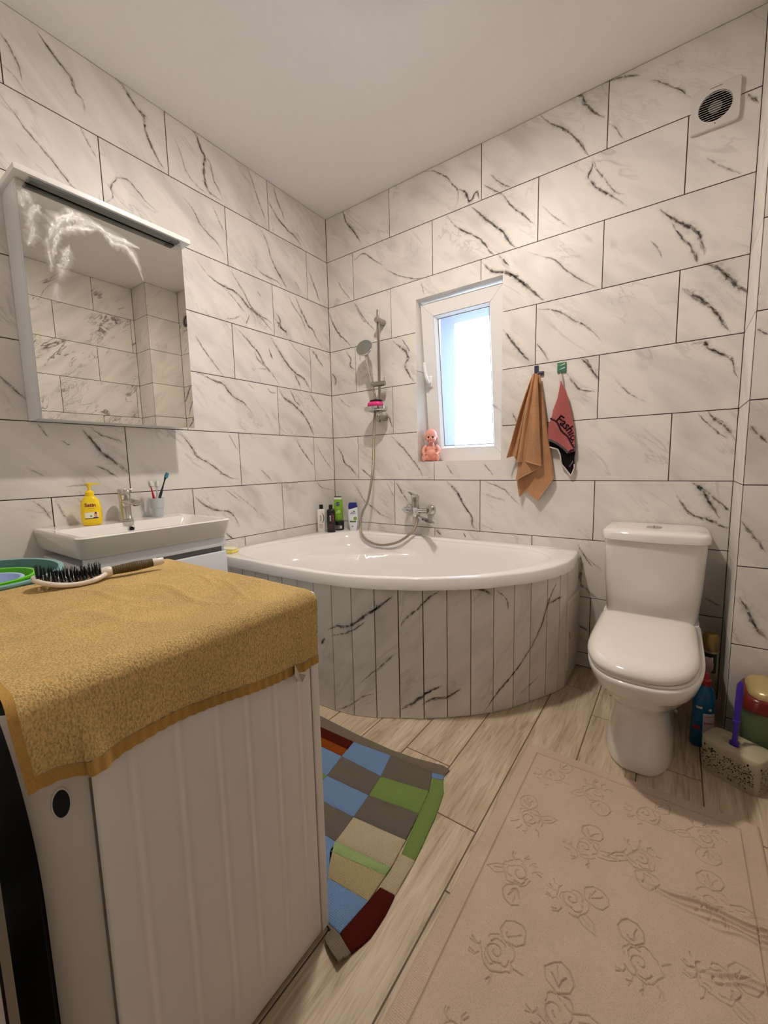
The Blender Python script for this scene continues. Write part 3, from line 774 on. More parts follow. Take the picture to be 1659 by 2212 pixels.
soap = MB().loft([superellipse(a, b, 2.6, 28, z) for a, b, z in ((0.040, 0.028, 0), (0.048, 0.034, 0.005), (0.052, 0.038, 0.018), (0.051, 0.037, 0.030), (0.046, 0.032, 0.037), (0.03, 0.02, 0.040))])
so = soap.build('soap_bar', mat('pink_soap', (225, 58, 130), 0.4, sss=0.1), None, smooth=60, loc=(0.459, -0.097, 1.4365)); tag(so, 'bright pink soap bar lying in the shower dish', 'soap')
pum = MB().loft([superellipse(a, b, 2.4, 28, z) for a, b, z in ((0.032, 0.022, 0), (0.042, 0.030, 0.003), (0.043, 0.031, 0.007), (0.036, 0.026, 0.011))])
pu = pum.build('pumice_pad', mat('dark_pad', (58, 46, 44), 0.8, noise=0.3, nscale=300, bump=0.4), None, smooth=60, loc=(0.463, -0.094, 1.4770)); tag(pu, 'flat dark brown scrubbing pad on top of the pink soap', 'scrub pad')

# ------------------------------------------------------------------ bottles on the bath rim
def bottle_sections(secs, e=2.6, n=40):
    return [superellipse(a, b, e if not isinstance(e, list) else e[i], n, z) for i, (z, a, b) in enumerate(secs)]
def wrap_text(me, secs, e, cx=0.0, cz=0.0, eps=0.0006, rot=0.0):
    """lay lettering (x right, y up) on the front (-y side) of a lofted bottle"""
    zs = [s_[0] for s_ in secs]; A = [s_[1] for s_ in secs]; B = [s_[2] for s_ in secs]
    c, s_ = math.cos(rot), math.sin(rot)
    for v in me.vertices:
        x, y = v.co.x * c - v.co.y * s_, v.co.x * s_ + v.co.y * c
        x += cx; z = y + cz
        a, b = interp(zs, A, z), interp(zs, B, z)
        q = min(abs(x) / a, 0.999)
        v.co = (x, -(b * (1 - q ** e) ** (1 / e)) - eps - v.co.z, z)
    return me
def patch_on(secs, e, poly, eps=0.0004, n=None):
    """flat label: polygon (x, z) draped on the front of the bottle as a fine grid clipped to a superellipse or rect"""
    x0, x1, z0, z1 = poly; nu, nv = 14, 8
    zs = [s_[0] for s_ in secs]; A = [s_[1] for s_ in secs]; B = [s_[2] for s_ in secs]
    def fn(u, v):
        x = x0 + (x1 - x0) * u; z = z0 + (z1 - z0) * v
        if n == 'oval':
            zz = 2 * v - 1; hw = math.sqrt(max(1 - zz * zz, 0.0)); x = (x0 + x1) / 2 + (x1 - x0) / 2 * hw * (2 * u - 1)
        a, b = interp(zs, A, z), interp(zs, B, z); q = min(abs(x) / a, 0.9995)
        return (x, -(b * (1 - q ** e) ** (1 / e)) - eps, z)
    return MB().grid(fn, nu, nv)

def shampoo(name, loc, rotz, label, body, capm, txt, txtm, arcm, cap_open=True):
    secs = [(0.0, 0.026, 0.017), (0.003, 0.029, 0.020), (0.14, 0.030, 0.021), (0.155, 0.027, 0.019), (0.160, 0.016, 0.015), (0.161, 0.014, 0.014)]
    t = empty(name, loc, rotz, label, 'bottle')
    MB().loft(bottle_sections(secs, 3.0)).build('bottle_body', body, t, smooth=50)
    MB().lathe([(0.0135, 0.160), (0.0138, 0.188), (0.012, 0.190)], 24).build('cap', capm, t)
    make_obj('brand_lettering', wrap_text(text_mesh(txt, 0.019, 0.0002, bold=0.0002), secs, 3.0, 0.0, 0.098, rot=-math.pi / 2), txtm, t)
    ar = MB()
    ap = [(0.020 * math.cos(q) - 0.001, 0.100 + 0.036 * math.sin(q)) for q in np.linspace(1.7, -1.7, 22)]
    for i in range(len(ap) - 1):
        wd = 0.0028 * math.sin(math.pi * (i + 0.5) / (len(ap) - 1)) + 0.0004
        q = [(ap[i][0], ap[i][1]), (ap[i + 1][0], ap[i + 1][1])]
        V = []
        for (x, z) in q:
            for sgn in (-1, 1):
                xx = x + sgn * wd; V.append((xx, -0.0209 * (1 - min(abs(xx) / 0.0299, .999) ** 3) ** (1 / 3) - 0.0005, z))
        ar.add(V, [(0, 1, 3, 2)])
    ar.build('label_arc', arcm, t)
    for i, (z, hw) in enumerate(((0.052, 0.012), (0.045, 0.014), (0.036, 0.013), (0.028, 0.010))):
        patch_on(secs, 3.0, (-0.002 - hw, -0.002 + hw, z, z + 0.0022)).build('label_line', arcm, t)
    return t
blk = mat('near_black_gloss', (20, 12, 13), 0.2); whb = mat('bottle_white', (222, 216, 210), 0.3)
mar = mat('label_maroon', (128, 22, 50), 0.4); gry = mat('label_grey', (100, 92, 88), 0.5); lgt = mat('label_pale', (206, 200, 198), 0.5)
shampoo('shampoo_bottle', (0.060, -0.215, TZ), R_(35), 'white shampoo bottle with black cap beside the dark bottle', whb, M['black'], 'syoss', gry, gry)
shampoo('shampoo_bottle', (0.128, -0.192, TZ), R_(35), 'near-black shampoo bottle with maroon label in front of the jar', blk, M['black'], 'syoss', lgt, mar)

jar = empty('cream_jar', (0.105, -0.090, TZ), R_(35), 'squat black cosmetic jar under the green shower gel', 'jar')
MB().lathe([(0.034, 0), (0.037, 0.003), (0.038, 0.042), (0.036, 0.046)], 36).build('jar_body', M['black'], jar)
MB().lathe([(0.039, 0.046), (0.0395, 0.064), (0.037, 0.067)], 36).build('lid', M['black'], jar)
jl = MB().grid(lambda u, v: (0.0383 * math.sin((u - 0.5) * 1.7), -0.0383 * math.cos((u - 0.5) * 1.7), 0.010 + 0.028 * v), 14, 2); jl.build('jar_label', mat('jar_label_grey', (104, 100, 100), 0.4), jar)
jl2 = MB().grid(lambda u, v: (0.0386 * math.sin(0.35 + u * 0.35), -0.0386 * math.cos(0.35 + u * 0.35), 0.016 + 0.016 * v), 5, 2); jl2.build('white_mark', whb, jar)

gel = empty('shower_gel', (0.105, -0.090, TZ + 0.067), R_(35), 'translucent green shower gel bottle standing upside down on the black jar', 'bottle')
gs = [(0.0, 0.030, 0.020), (0.004, 0.033, 0.022), (0.05, 0.0345, 0.023), (0.10, 0.033, 0.021), (0.150, 0.0285, 0.018), (0.152, 0.0275, 0.0175)]
grn = mat('green_gel', (126, 176, 44), 0.2, sss=0.2)
MB().loft(bottle_sections(gs, 2.6)).build('bottle_body', grn, gel, smooth=50)
MB().loft([superellipse(0.0275, 0.0175, 2.6, 40, 0.152), superellipse(0.026, 0.017, 2.6, 40, 0.165), superellipse(0.0255, 0.0165, 2.6, 40, 0.166)]).build('white_collar', whb, gel)
MB().loft([superellipse(0.0255, 0.0165, 2.6, 40, 0.166), superellipse(0.025, 0.016, 2.6, 40, 0.171)]).build('dark_base', M['black'], gel)
patch_on(gs, 2.6, (-0.0135, 0.0135, 0.106, 0.133), n='oval').build('blue_roundel', mat('roundel_blue', (16, 34, 110), 0.3), gel)
make_obj('roundel_lettering', wrap_text(text_mesh('NIVEA', 0.0085, 0.0002), gs, 2.6, 0.0, 0.1195, 0.0010), whb, gel)
lf = mat('label_leaf_green', (178, 206, 104), 0.4)
for (x, z, hw, hh) in ((0.0, 0.092, 0.016, 0.0022), (0.006, 0.066, 0.012, 0.013), (-0.008, 0.060, 0.007, 0.008), (0.004, 0.036, 0.012, 0.0016)):
    patch_on(gs, 2.6, (x - hw, x + hw, z - hh, z + hh), n='oval').build('label_print', lf, gel)
MB().tube([(-0.012, 0.0, 0.171), (-0.016, -0.004, 0.181)], 0.0012, 6).build('hang_tab', M['black'], gel)

hsb = empty('shampoo_bottle', (0.215, -0.060, TZ), R_(28), 'white shampoo bottle with slanted blue cap and green apple print', 'bottle')
hs_s = [(0.0, 0.022, 0.015), (0.004, 0.024, 0.017), (0.05, 0.033, 0.020), (0.105, 0.036, 0.021), (0.150, 0.033, 0.019), (0.172, 0.030, 0.017)]
MB().loft(bottle_sections(hs_s, 2.8)).build('bottle_body', mat('bottle_cool_white', (226, 228, 234), 0.25), hsb, smooth=50)
capb = mat('cap_blue', (22, 34, 118), 0.3)
c0 = superellipse(0.0315, 0.0185, 2.8, 40, 0.0); c1 = superellipse(0.0265, 0.0155, 2.8, 40, 0.0)
MB().loft([[(x * 1.03, y * 1.03, 0.156 + 0.30 * x) for x, y, _ in c0], [(x * 1.0, y * 1.0, 0.176 + 0.05 * x) for x, y, _ in c0], [(x, y, 0.196) for x, y, _ in c1]]).build('cap', capb, hsb, smooth=50)
make_obj('brand_lettering', wrap_text(text_mesh('head &', 0.0105, 0.0002, bold=0.0001), hs_s, 2.8, 0.005, 0.131), capb, hsb)
make_obj('brand_lettering', wrap_text(text_mesh('shoulders', 0.0095, 0.0002, bold=0.0001), hs_s, 2.8, 0.004, 0.121), capb, hsb)
apg = mat('apple_green', (120, 160, 50), 0.4); olv = mat('label_olive', (84, 104, 36), 0.5)
patch_on(hs_s, 2.8, (0.006, 0.030, 0.073, 0.099), n='oval').build('apple_print', apg, hsb)
patch_on(hs_s, 2.8, (-0.021, 0.024, 0.060, 0.070)).build('green_band', olv, hsb)
patch_on(hs_s, 2.8, (0.002, 0.020, 0.134, 0.141), n='oval').build('leaf_print', olv, hsb)
patch_on(hs_s, 2.8, (-0.006, 0.001, 0.026, 0.036)).build('small_print', gry, hsb)

sp = empty('soap_bar', (0.092, -0.972, TZ), R_(20), 'small pale yellow soap bar on the bath rim beside the vanity', 'soap')
MB().rbox((-0.045, -0.030, 0.0), (0.045, 0.030, 0.017), 0.006).build('soap_base', mat('yellow_soap', (238, 222, 110), 0.5, sss=0.1), sp)
MB().rbox((-0.043, -0.028, 0.0165), (0.043, 0.028, 0.027), 0.006).build('soap_top', mat('cream_soap', (240, 234, 196), 0.5, sss=0.1), sp)

# ------------------------------------------------------------------ toilet
toi = empty('toilet', (1.985, -0.45, 0), label='white close-coupled toilet with closed lid beside the bath', category='toilet')
def tl(mb): return local(mb, toi)
TXC = 1.985
def dshape(x0, x1, yb, yf, z, n=48, e=2.6, back=0.03):
    """D outline: straight at the back (yb), rounded at the front (yf)"""
    cx, a = (x0 + x1) / 2, (x1 - x0) / 2; ym = yb - (yb - yf) * 0.46; out = []
    for j in range(n // 2 + 1):
        t = math.pi * j / (n // 2)
        c, s_ = math.cos(t), math.sin(t)
        out.append((cx + a * math.copysign(abs(c) ** (2 / e), c), ym - (ym - yf) * abs(s_) ** (2 / e), z))
    m = n // 2 - 1
    k = 6
    left = [(x0 + back * (1 - math.cos(q)) * 1.0, yb - back + back * math.sin(q), z) for q in np.linspace(0, math.pi / 2, k)]
    right = [(x1 - back * (1 - math.cos(q)), yb - back + back * math.sin(q), z) for q in np.linspace(math.pi / 2, 0, k)]
    left2 = [(x0, ym + (yb - back - ym) * t, z) for t in (0.33, 0.66)]
    right2 = [(x1, ym + (yb - back - ym) * t, z) for t in (0.66, 0.33)]
    return out + left2 + left + right + right2
# pedestal and bowl in one glazed piece
bowl = MB()
secs = [(1.875, 2.095, -0.20, -0.715, 0.0), (1.872, 2.098, -0.20, -0.722, 0.012), (1.880, 2.090, -0.20, -0.705, 0.05), (1.892, 2.080, -0.20, -0.672, 0.12), (1.892, 2.082, -0.20, -0.655, 0.17),
        (1.882, 2.092, -0.20, -0.672, 0.205), (1.862, 2.112, -0.20, -0.720, 0.24), (1.843, 2.132, -0.20, -0.780, 0.28), (1.828, 2.150, -0.20, -0.828, 0.322), (1.824, 2.154, -0.20, -0.838, 0.328), (1.820, 2.156, -0.20, -0.848, 0.333),
        (1.813, 2.164, -0.20, -0.874, 0.37), (1.812, 2.165, -0.20, -0.880, 0.388), (1.818, 2.160, -0.205, -0.874, 0.395)]
bowl.loft([dshape(*q) for q in secs])
tl(bowl).build('bowl', M['ceramic'], toi, smooth=60)
shelf = MB().loft([superellipse(0.175, 0.085, 5, 32, z, TXC, -0.185) for z in (0.30, 0.385, 0.398)])
tl(shelf).build('tank_shelf', M['ceramic'], toi, smooth=50)
seat = MB().loft([dshape(1.822, 2.150, -0.340, -0.868, 0.395), dshape(1.820, 2.152, -0.335, -0.872, 0.400), dshape(1.822, 2.150, -0.340, -0.868, 0.405)])
tl(seat).build('seat', M['seat_plastic'], toi, smooth=50)
lid = MB().loft([dshape(1.818, 2.146, -0.318, -0.868, 0.4052), dshape(1.815, 2.149, -0.315, -0.874, 0.412), dshape(1.817, 2.147, -0.318, -0.872, 0.424), dshape(1.826, 2.138, -0.326, -0.858, 0.436),
                 dshape(1.842, 2.122, -0.335, -0.835, 0.443), dshape(1.880, 2.085, -0.36, -0.78, 0.4465), dshape(1.95, 2.02, -0.45, -0.65, 0.448)])
tl(lid).build('lid', M['seat_plastic'], toi, smooth=60)
for dx in (-0.075, 0.075):
    tl(MB().tube([(TXC + dx - 0.02, -0.302, 0.408), (TXC + dx + 0.02, -0.302, 0.408)], 0.010, 14)).build('hinge', M['seat_plastic'], toi)
def tank(z, x0, x1, yf, n=40):
    """tank outline, bowed front"""
    out = []; m = 20; cx = (x0 + x1) / 2; a = (x1 - x0) / 2; r = 0.022
    for j in range(m + 1):
        t = j / m; x = x0 + (x1 - x0) * t; q = (x - cx) / a
        edge = max(0, abs(q) - 0.86) / 0.14
        out.append((x, yf + 0.030 * q * q + 0.03 * edge ** 2.4, z))
    return out + [(x1, -0.012, z), (x0, -0.012, z)]
tk = MB().loft([tank(0.398, 1.826, 2.150, -0.262), tank(0.404, 1.822, 2.153, -0.266), tank(0.55, 1.812, 2.163, -0.274), tank(0.732, 1.805, 2.170, -0.280)])
tl(tk).build('cistern', M['ceramic'], toi, smooth=50)
tlid = MB().loft([tank(0.7335, 1.798, 2.177, -0.288), tank(0.736, 1.796, 2.179, -0.291), tank(0.762, 1.796, 2.179, -0.291), tank(0.770, 1.800, 2.175, -0.287), tank(0.776, 1.812, 2.163, -0.275), tank(0.779, 1.85, 2.12, -0.23)])
tl(tlid).build('cistern_lid', M['ceramic'], toi, smooth=50)
tl(MB().lathe([(0.030, 0.7775), (0.030, 0.7815), (0.027, 0.784), (0.002, 0.785)], 32, c=(TXC, -0.15, 0))).build('flush_button', M['chrome'], toi)
tl(MB().box((TXC - 0.0008, -0.178, 0.7835), (TXC + 0.0008, -0.122, 0.7855))).build('button_split', M['dark'], toi)
for sx, yy in ((1.874, -0.40), (2.097, -0.40)):
    tl(MB().lathe([(0.010, -0.006), (0.010, 0.004), (0.006, 0.006)], 14, c=(sx, yy, 0.10), axis='X')).build('fixing_cap', M['chrome_dull'], toi)

# ------------------------------------------------------------------ things beside the toilet
cl = empty('cleaner_bottle', (2.178, -0.405, 0), R_(20), 'blue bottle of toilet cleaner with red cap behind the toilet bowl', 'bottle')
cs = [(0.0, 0.034, 0.024), (0.006, 0.037, 0.027), (0.07, 0.036, 0.026), (0.13, 0.033, 0.024), (0.17, 0.034, 0.025), (0.215, 0.030, 0.022), (0.235, 0.018, 0.017), (0.238, 0.016, 0.016)]
blu = mat('cleaner_blue', (12, 88, 138), 0.22)
MB().loft(bottle_sections(cs, 2.5)).build('bottle_body', blu, cl, smooth=50)
redp = mat('cap_red', (150, 22, 30), 0.35)
MB().lathe([(0.017, 0.236), (0.018, 0.258), (0.012, 0.262), (0.010, 0.285), (0.007, 0.288)], 20).build('cap', redp, cl)
patch_on(cs, 2.5, (-0.010, 0.031, 0.055, 0.135)).build('label', mat('label_paper_pink', (206, 186, 196), 0.6), cl)
patch_on(cs, 2.5, (-0.008, 0.029, 0.098, 0.1005), 0.0009).build('label_rule', redp, cl)
patch_on(cs, 2.5, (-0.008, 0.029, 0.094, 0.0955), 0.0009).build('label_rule', redp, cl)
patch_on(cs, 2.5, (-0.008, 0.029, 0.123, 0.1245), 0.0009).build('label_rule', redp, cl)
patch_on(cs, 2.5, (-0.030, -0.014, 0.152, 0.160), 0.0009).build('label_flash', mat('flash_pale', (210, 222, 190), 0.6), cl)
patch_on(cs, 2.5, (-0.034, -0.018, 0.070, 0.084), 0.0006).build('label_band', redp, cl)
patch_on(cs, 2.5, (0.006, 0.016, 0.146, 0.156), 0.0009).build('small_mark', whb, cl)

can = empty('spray_can', (2.202, -0.175, 0), 0.3, 'tall air freshener can with gold cap in the dark corner behind the toilet', 'spray can')
MB().lathe([(0.027, 0.0), (0.029, 0.004), (0.029, 0.285), (0.026, 0.292)], 32).build('can_body', mat('can_beige', (150, 138, 104), 0.35, noise=0.2, nscale=30), can)
gold = mat('gold_cap', (132, 106, 58), 0.4, metal=0.3)
MB().lathe([(0.0285, 0.290), (0.0285, 0.345), (0.024, 0.358), (0.012, 0.362)], 32).build('cap', gold, can)
MB().grid(lambda u, v: (0.0294 * math.sin((u - 0.5) * 1.8 - 0.4), -0.0294 * math.cos((u - 0.5) * 1.8 - 0.4), 0.20 + 0.082 * v), 14, 3).build('black_label', M['black'], can)
MB().grid(lambda u, v: (0.0297 * math.sin((u - 0.5) * 0.25 - 0.1), -0.0297 * math.cos((u - 0.5) * 0.25 - 0.1), 0.245 + 0.022 * v), 3, 2).build('label_mark', whb, can)
gb = empty('detergent_bottle', (2.184, -0.290, 0), 0.2, 'dark red and clear detergent bottle between the spray can and blue cleaner', 'bottle')
ds = [(0.0, 0.026, 0.022), (0.005, 0.028, 0.024), (0.18, 0.028, 0.024), (0.215, 0.020, 0.018), (0.235, 0.013, 0.013)]
MB().loft(bottle_sections(ds, 2.4)).build('bottle_body', mat('brown_bottle', (96, 52, 46), 0.3), gb, smooth=50)
MB().loft([superellipse(0.013, 0.013, 2, 24, 0.235), superellipse(0.022, 0.018, 2, 24, 0.25), superellipse(0.024, 0.02, 2, 24, 0.275), superellipse(0.016, 0.014, 2, 24, 0.295)]).build('cap', mat('cap_grey_pink', (150, 132, 128), 0.5), gb, smooth=60)
patch_on(ds, 2.4, (-0.018, 0.024, 0.15, 0.19), n='oval').build('red_label', redp, gb)

bh = empty('toilet_brush_holder', (2.262, -0.548, 0), R_(-27), 'cream lace-patterned toilet brush holder on the floor beside the toilet', 'brush holder')
crm = mat('cream_plastic', (178, 170, 142), 0.45)
def hl(a, b, z, e=5): return superellipse(a, b, e, 48, z)
MB().loft([hl(0.080, 0.052, 0.0), hl(0.082, 0.054, 0.004), hl(0.085, 0.057, 0.10), hl(0.085, 0.057, 0.116), hl(0.080, 0.052, 0.121), superellipse(0.042, 0.026, 2, 48, 0.121), superellipse(0.036, 0.021, 2, 48, 0.113), superellipse(0.01, 0.008, 2, 48, 0.110)]).build('holder_body', crm, bh, smooth=50)
# lace pattern on the sides: flat near-black patches paint the shade of its holes
holes = MB(); hr_ = random.Random(5)
def on_side(q, z):
    a, b = 0.0853, 0.0573; t = 2 * math.pi * q; c, s_ = math.cos(t), math.sin(t); e = 5
    return Vector((a * math.copysign(abs(c) ** (2 / e), c), b * math.copysign(abs(s_) ** (2 / e), s_), z)), Vector((math.copysign(abs(c) ** (2 - 2 / e), c) / a, math.copysign(abs(s_) ** (2 - 2 / e), s_) / b, 0)).normalized()
for i in range(1100):
    z = 0.016 + 0.076 * hr_.random() ** 0.8; side_ = hr_.random(); sg_ = hr_.choice((-1, 1))
    if side_ < 0.62: p, n = Vector((hr_.uniform(-0.074, 0.074), sg_ * 0.0566, z)), Vector((0, sg_, 0))
    else: p, n = Vector((sg_ * 0.0846, hr_.uniform(-0.046, 0.046), z)), Vector((sg_, 0, 0))
    taper = 0.03 * (1 - z / 0.1); p.x *= 1 - taper; p.y *= 1 - taper
    tt = n.cross(Vector((0, 0, 1))); sz = hr_.uniform(0.0009, 0.0026); an = hr_.uniform(0, 3.14); k_ = hr_.uniform(0.4, 1)
    V = [tuple(p + n * 0.0005 + (tt * math.cos(a + an) * 1 + Vector((0, 0, 1)) * math.sin(a + an) * k_) * sz) for a in (0, 1.05, 2.1, 3.14, 4.2, 5.24)]
    holes.add(V, [(0, 1, 2, 3, 4, 5)])
for q, z in ((0.66, 0.098), (0.72, 0.094), (0.80, 0.099), (0.93, 0.095), (0.03, 0.098), (0.55, 0.097)):
    p, n = on_side(q, z); tt = n.cross(Vector((0, 0, 1)))
    holes.add([tuple(p + n * 0.0006 + (tt * math.cos(a) * 0.6 + Vector((0, 0, 1)) * math.sin(a)) * 0.0048) for a in np.linspace(0, 5.6, 9)], [tuple(range(9))])
ho = holes.build('lace_holes', mat('hole_dark', (34, 28, 22), 0.9), bh, clean=False); ho['kind'] = 'stuff'
br = empty('toilet_brush', (2.256, -0.548, 0.112), 0.2, 'purple toilet brush handle standing in the cream lace holder', 'brush')
pur = mat('purple_plastic', (66, 34, 168), 0.35)
MB().loft([superellipse(a * 0.8, b * 0.8, 2.2, 20, z, 0.02 * z) for z, a, b in ((0.0, 0.016, 0.014), (0.012, 0.017, 0.015), (0.020, 0.009, 0.008), (0.06, 0.0085, 0.008), (0.085, 0.010, 0.009), (0.0855, 0.0125, 0.011), (0.090, 0.0125, 0.011), (0.091, 0.009, 0.008), (0.12, 0.0115, 0.008),
           (0.155, 0.0130, 0.009), (0.175, 0.0118, 0.008), (0.19, 0.013, 0.009), (0.215, 0.010, 0.0075), (0.228, 0.004, 0.004))]).build('brush_handle', pur, br, smooth=60)

bn = empty('waste_bin', (2.384, -0.412, 0), R_(0), 'green swing-lid waste bin with maroon rim and gold lid at the right edge', 'bin')
def bl(a, b, z, e=4.5): return superellipse(a, b * 0.85, e, 48, z)
MB().loft([bl(0.085, 0.095, 0.0), bl(0.088, 0.098, 0.005), bl(0.108, 0.122, 0.225), bl(0.108, 0.122, 0.23)]).build('bin_body', mat('bin_green', (98, 116, 84), 0.4), bn, smooth=50)
MB().loft([bl(0.109, 0.123, 0.222), bl(0.114, 0.128, 0.226), bl(0.114, 0.128, 0.240), bl(0.109, 0.123, 0.250), bl(0.103, 0.117, 0.262), bl(0.098, 0.111, 0.268), bl(0.090, 0.103, 0.269)], True, True).build('bin_rim', mat('bin_maroon', (104, 30, 22), 0.2), bn, smooth=50)
MB().loft([bl(0.094, 0.107, 0.266, 4), bl(0.094, 0.107, 0.276, 4), bl(0.086, 0.098, 0.289, 3.6), bl(0.066, 0.076, 0.298, 3.2), bl(0.03, 0.03, 0.302, 2)]).build('bin_lid', mat('bin_gold', (186, 164, 112), 0.25, metal=0.2), bn, smooth=60)

# ------------------------------------------------------------------ vanity, basin, tap
SY0, SY1 = -1.765, -1.180
vy0, vy1, vx = SY0 + 0.022, SY1 - 0.022, 0.425
van = empty('vanity_unit', (0.21, (vy0 + vy1) / 2, 0), label='white vanity cabinet with two drawers under the washbasin', category='cabinet')
def vl(mb): return local(mb, van)
vb = MB(); vb.box((0.003, vy0, 0.12), (vx - 0.02, vy1, 0.748))
vl(vb).build('carcass', M['lacquer'], van)
for nm, z0, z1 in (('drawer', 0.125, 0.420), ('drawer', 0.445, 0.712)):
    d = vl(MB().rbox((vx - 0.0195, vy0, z0), (vx, vy1, z1), 0.003)).build(nm, M['lacquer'], van)
vl(MB().rbox((vx - 0.0195, vy0, 0.735), (vx - 0.001, vy1, 0.776), 0.002)).build('top_rail', M['lacquer'], van)
vl(MB().box((vx - 0.021, vy0 + 0.012, 0.700), (vx - 0.0192, vy1 - 0.012, 0.737))).build('grip_recess', M['grey_plastic'], van)
for yy in (vy0 + 0.05, vy1 - 0.05):
    for xx in (0.05, vx - 0.06):
        vl(MB().tube([(xx, yy, 0.0), (xx, yy, 0.121)], 0.016, 14)).build('leg', M['chrome_dull'], van)

bas = empty('washbasin', (0.23, (SY0 + SY1) / 2, 0.776), label='rectangular white ceramic washbasin set on the vanity cabinet', category='sink')
SZT, SZB, SXF = 0.857, 0.776, 0.458
def rr(x0, x1, y0, y1, r, z, n=6, rb=0.006):
    out = []
    for cx, cy, a0, rad in ((x1 - r, y1 - r, 0, r), (x0 + rb, y1 - rb, 90, rb), (x0 + rb, y0 + rb, 180, rb), (x1 - r, y0 + r, 270, r)):
        for j in range(n + 1):
            t = R_(a0 + 90 * j / n); out.append((cx + rad * math.cos(t), cy + rad * math.sin(t), z))
    return out
sx0 = 0.003
shell = [rr(sx0, SXF - 0.030, SY0 + 0.018, SY1 - 0.018, 0.03, SZB), rr(sx0, SXF - 0.020, SY0 + 0.010, SY1 - 0.010, 0.035, SZB + 0.010), rr(sx0, SXF - 0.003, SY0 + 0.001, SY1 - 0.001, 0.04, SZT - 0.014), rr(sx0, SXF, SY0, SY1, 0.034, SZT - 0.005),
         rr(sx0, SXF - 0.004, SY0 + 0.004, SY1 - 0.004, 0.040, SZT),
         rr(0.135, SXF - 0.022, SY0 + 0.024, SY1 - 0.024, 0.040, SZT - 0.001, rb=0.03), rr(0.142, SXF - 0.030, SY0 + 0.032, SY1 - 0.032, 0.045, SZT - 0.012, rb=0.035),
         rr(0.165, SXF - 0.06, SY0 + 0.075, SY1 - 0.075, 0.06, SZT - 0.085, rb=0.05), rr(0.20, SXF - 0.10, SY0 + 0.14, SY1 - 0.14, 0.06, SZT - 0.10, rb=0.05), rr(0.26, 0.32, -1.50, -1.44, 0.02, SZT - 0.105, rb=0.02)]
local(MB().loft(shell), bas).build('basin_shell', M['ceramic'], bas, smooth=45)
ovf = MB().lathe([(0.0135, 0.0), (0.0135, 0.004), (0.010, 0.006), (0.0095, 0.002), (0.002, 0.0015)], 24, axis='X', c=(0.147, -1.470, SZT - 0.030))
local(ovf, bas).build('overflow_ring', M['chrome'], bas)
local(MB().lathe([(0.0092, 0.0), (0.002, 0.0025)], 20, axis='X', c=(0.1495, -1.470, SZT - 0.030)), bas).build('overflow_hole', M['dark'], bas)

tap = empty('basin_tap', (0.072, -1.455, SZT), 0.0, 'short round chrome basin tap behind the washbasin bowl', 'faucet')
MB().lathe([(0.0275, 0), (0.0275, 0.005), (0.024, 0.007), (0.0225, 0.010), (0.0225, 0.100), (0.0235, 0.102), (0.0235, 0.1045), (0.0245, 0.106), (0.0245, 0.136), (0.0225, 0.139)], 36).build('tap_body', M['chrome'], tap)
MB().loft([[(0.010 + t, y * s_, 0.086 + 0.006 * t / 0.1 + z * h_ + dz) for y, z in [(math.cos(q), math.sin(q)) for q in np.linspace(0, 2 * math.pi, 20, endpoint=False)]]
           for t, s_, h_, dz in ((0.0, 0.018, 0.012, 0), (0.03, 0.020, 0.013, -0.002), (0.075, 0.022, 0.013, -0.006), (0.105, 0.022, 0.012, -0.010), (0.113, 0.0205, 0.010, -0.012))]).build('spout', M['chrome'], tap, smooth=60)
MB().lathe([(0.011, 0.0), (0.011, -0.003), (0.003, -0.003)], 20, c=(0.105, 0, 0.0715)).build('outlet', M['dark'], tap)
MB().tube([(0.0, 0.018, 0.135), (0.002, 0.036, 0.1365)], 0.0035, 10).build('lever_pin', M['chrome'], tap)

# liquid soap, yellow pump bottle
lsz = [(0.0, 0.030, 0.020), (0.004, 0.034, 0.023), (0.03, 0.0365, 0.025), (0.075, 0.0355, 0.0245), (0.100, 0.031, 0.022), (0.113, 0.022, 0.018), (0.118, 0.015, 0.015)]
ls = empty('soap_dispenser', (0.092, -1.592, SZT), R_(66), 'yellow liquid soap pump bottle on the basin beside the tap', 'bottle')
yel = mat('soap_yellow', (250, 214, 22), 0.3, sss=0.08)
MB().loft(bottle_sections(lsz, 2.5)).build('bottle_body', yel, ls, smooth=50)
MB().lathe([(0.0155, 0.117), (0.0158, 0.134), (0.012, 0.138), (0.008, 0.142)], 28).build('pump_collar', yel, ls)
pump = MB().lathe([(0.005, 0.140), (0.0045, 0.150), (0.010, 0.164), (0.0115, 0.168), (0.0115, 0.171), (0.006, 0.173)], 20)
pump.loft([[(x, y * 0.6, z) for x, y, z in ((0.0, -0.011, 0.164), (0.0, 0.011, 0.164), (0.0, 0.011, 0.172), (0.0, -0.011, 0.172))], [(0.040, -0.003, 0.166), (0.040, 0.003, 0.166), (0.040, 0.003, 0.1705), (0.040, -0.003, 0.1705)]])
pump.build('pump_head', mat('pump_yellow', (246, 216, 60), 0.35), ls, smooth=40)
yl2 = mat('label_light_yellow', (255, 226, 70), 0.4); brn = mat('label_brown_red', (150, 30, 28), 0.4); wh2 = mat('label_white', (246, 242, 224), 0.5)
patch_on(lsz, 2.5, (-0.022, 0.022, 0.064, 0.098), n='oval').build('logo_oval', yl2, ls)
make_obj('brand_lettering', wrap_text(text_mesh('Satin', 0.0200, 0.0003, bold=0.0005), lsz, 2.5, 0.0, 0.083, 0.0010), brn, ls)
make_obj('small_lettering', wrap_text(text_mesh('classic soft', 0.0050, 0.0001), lsz, 2.5, 0.002, 0.070, 0.0010), brn, ls)
patch_on(lsz, 2.5, (-0.021, 0.025, 0.028, 0.053), 0.0005).build('picture_label', wh2, ls)
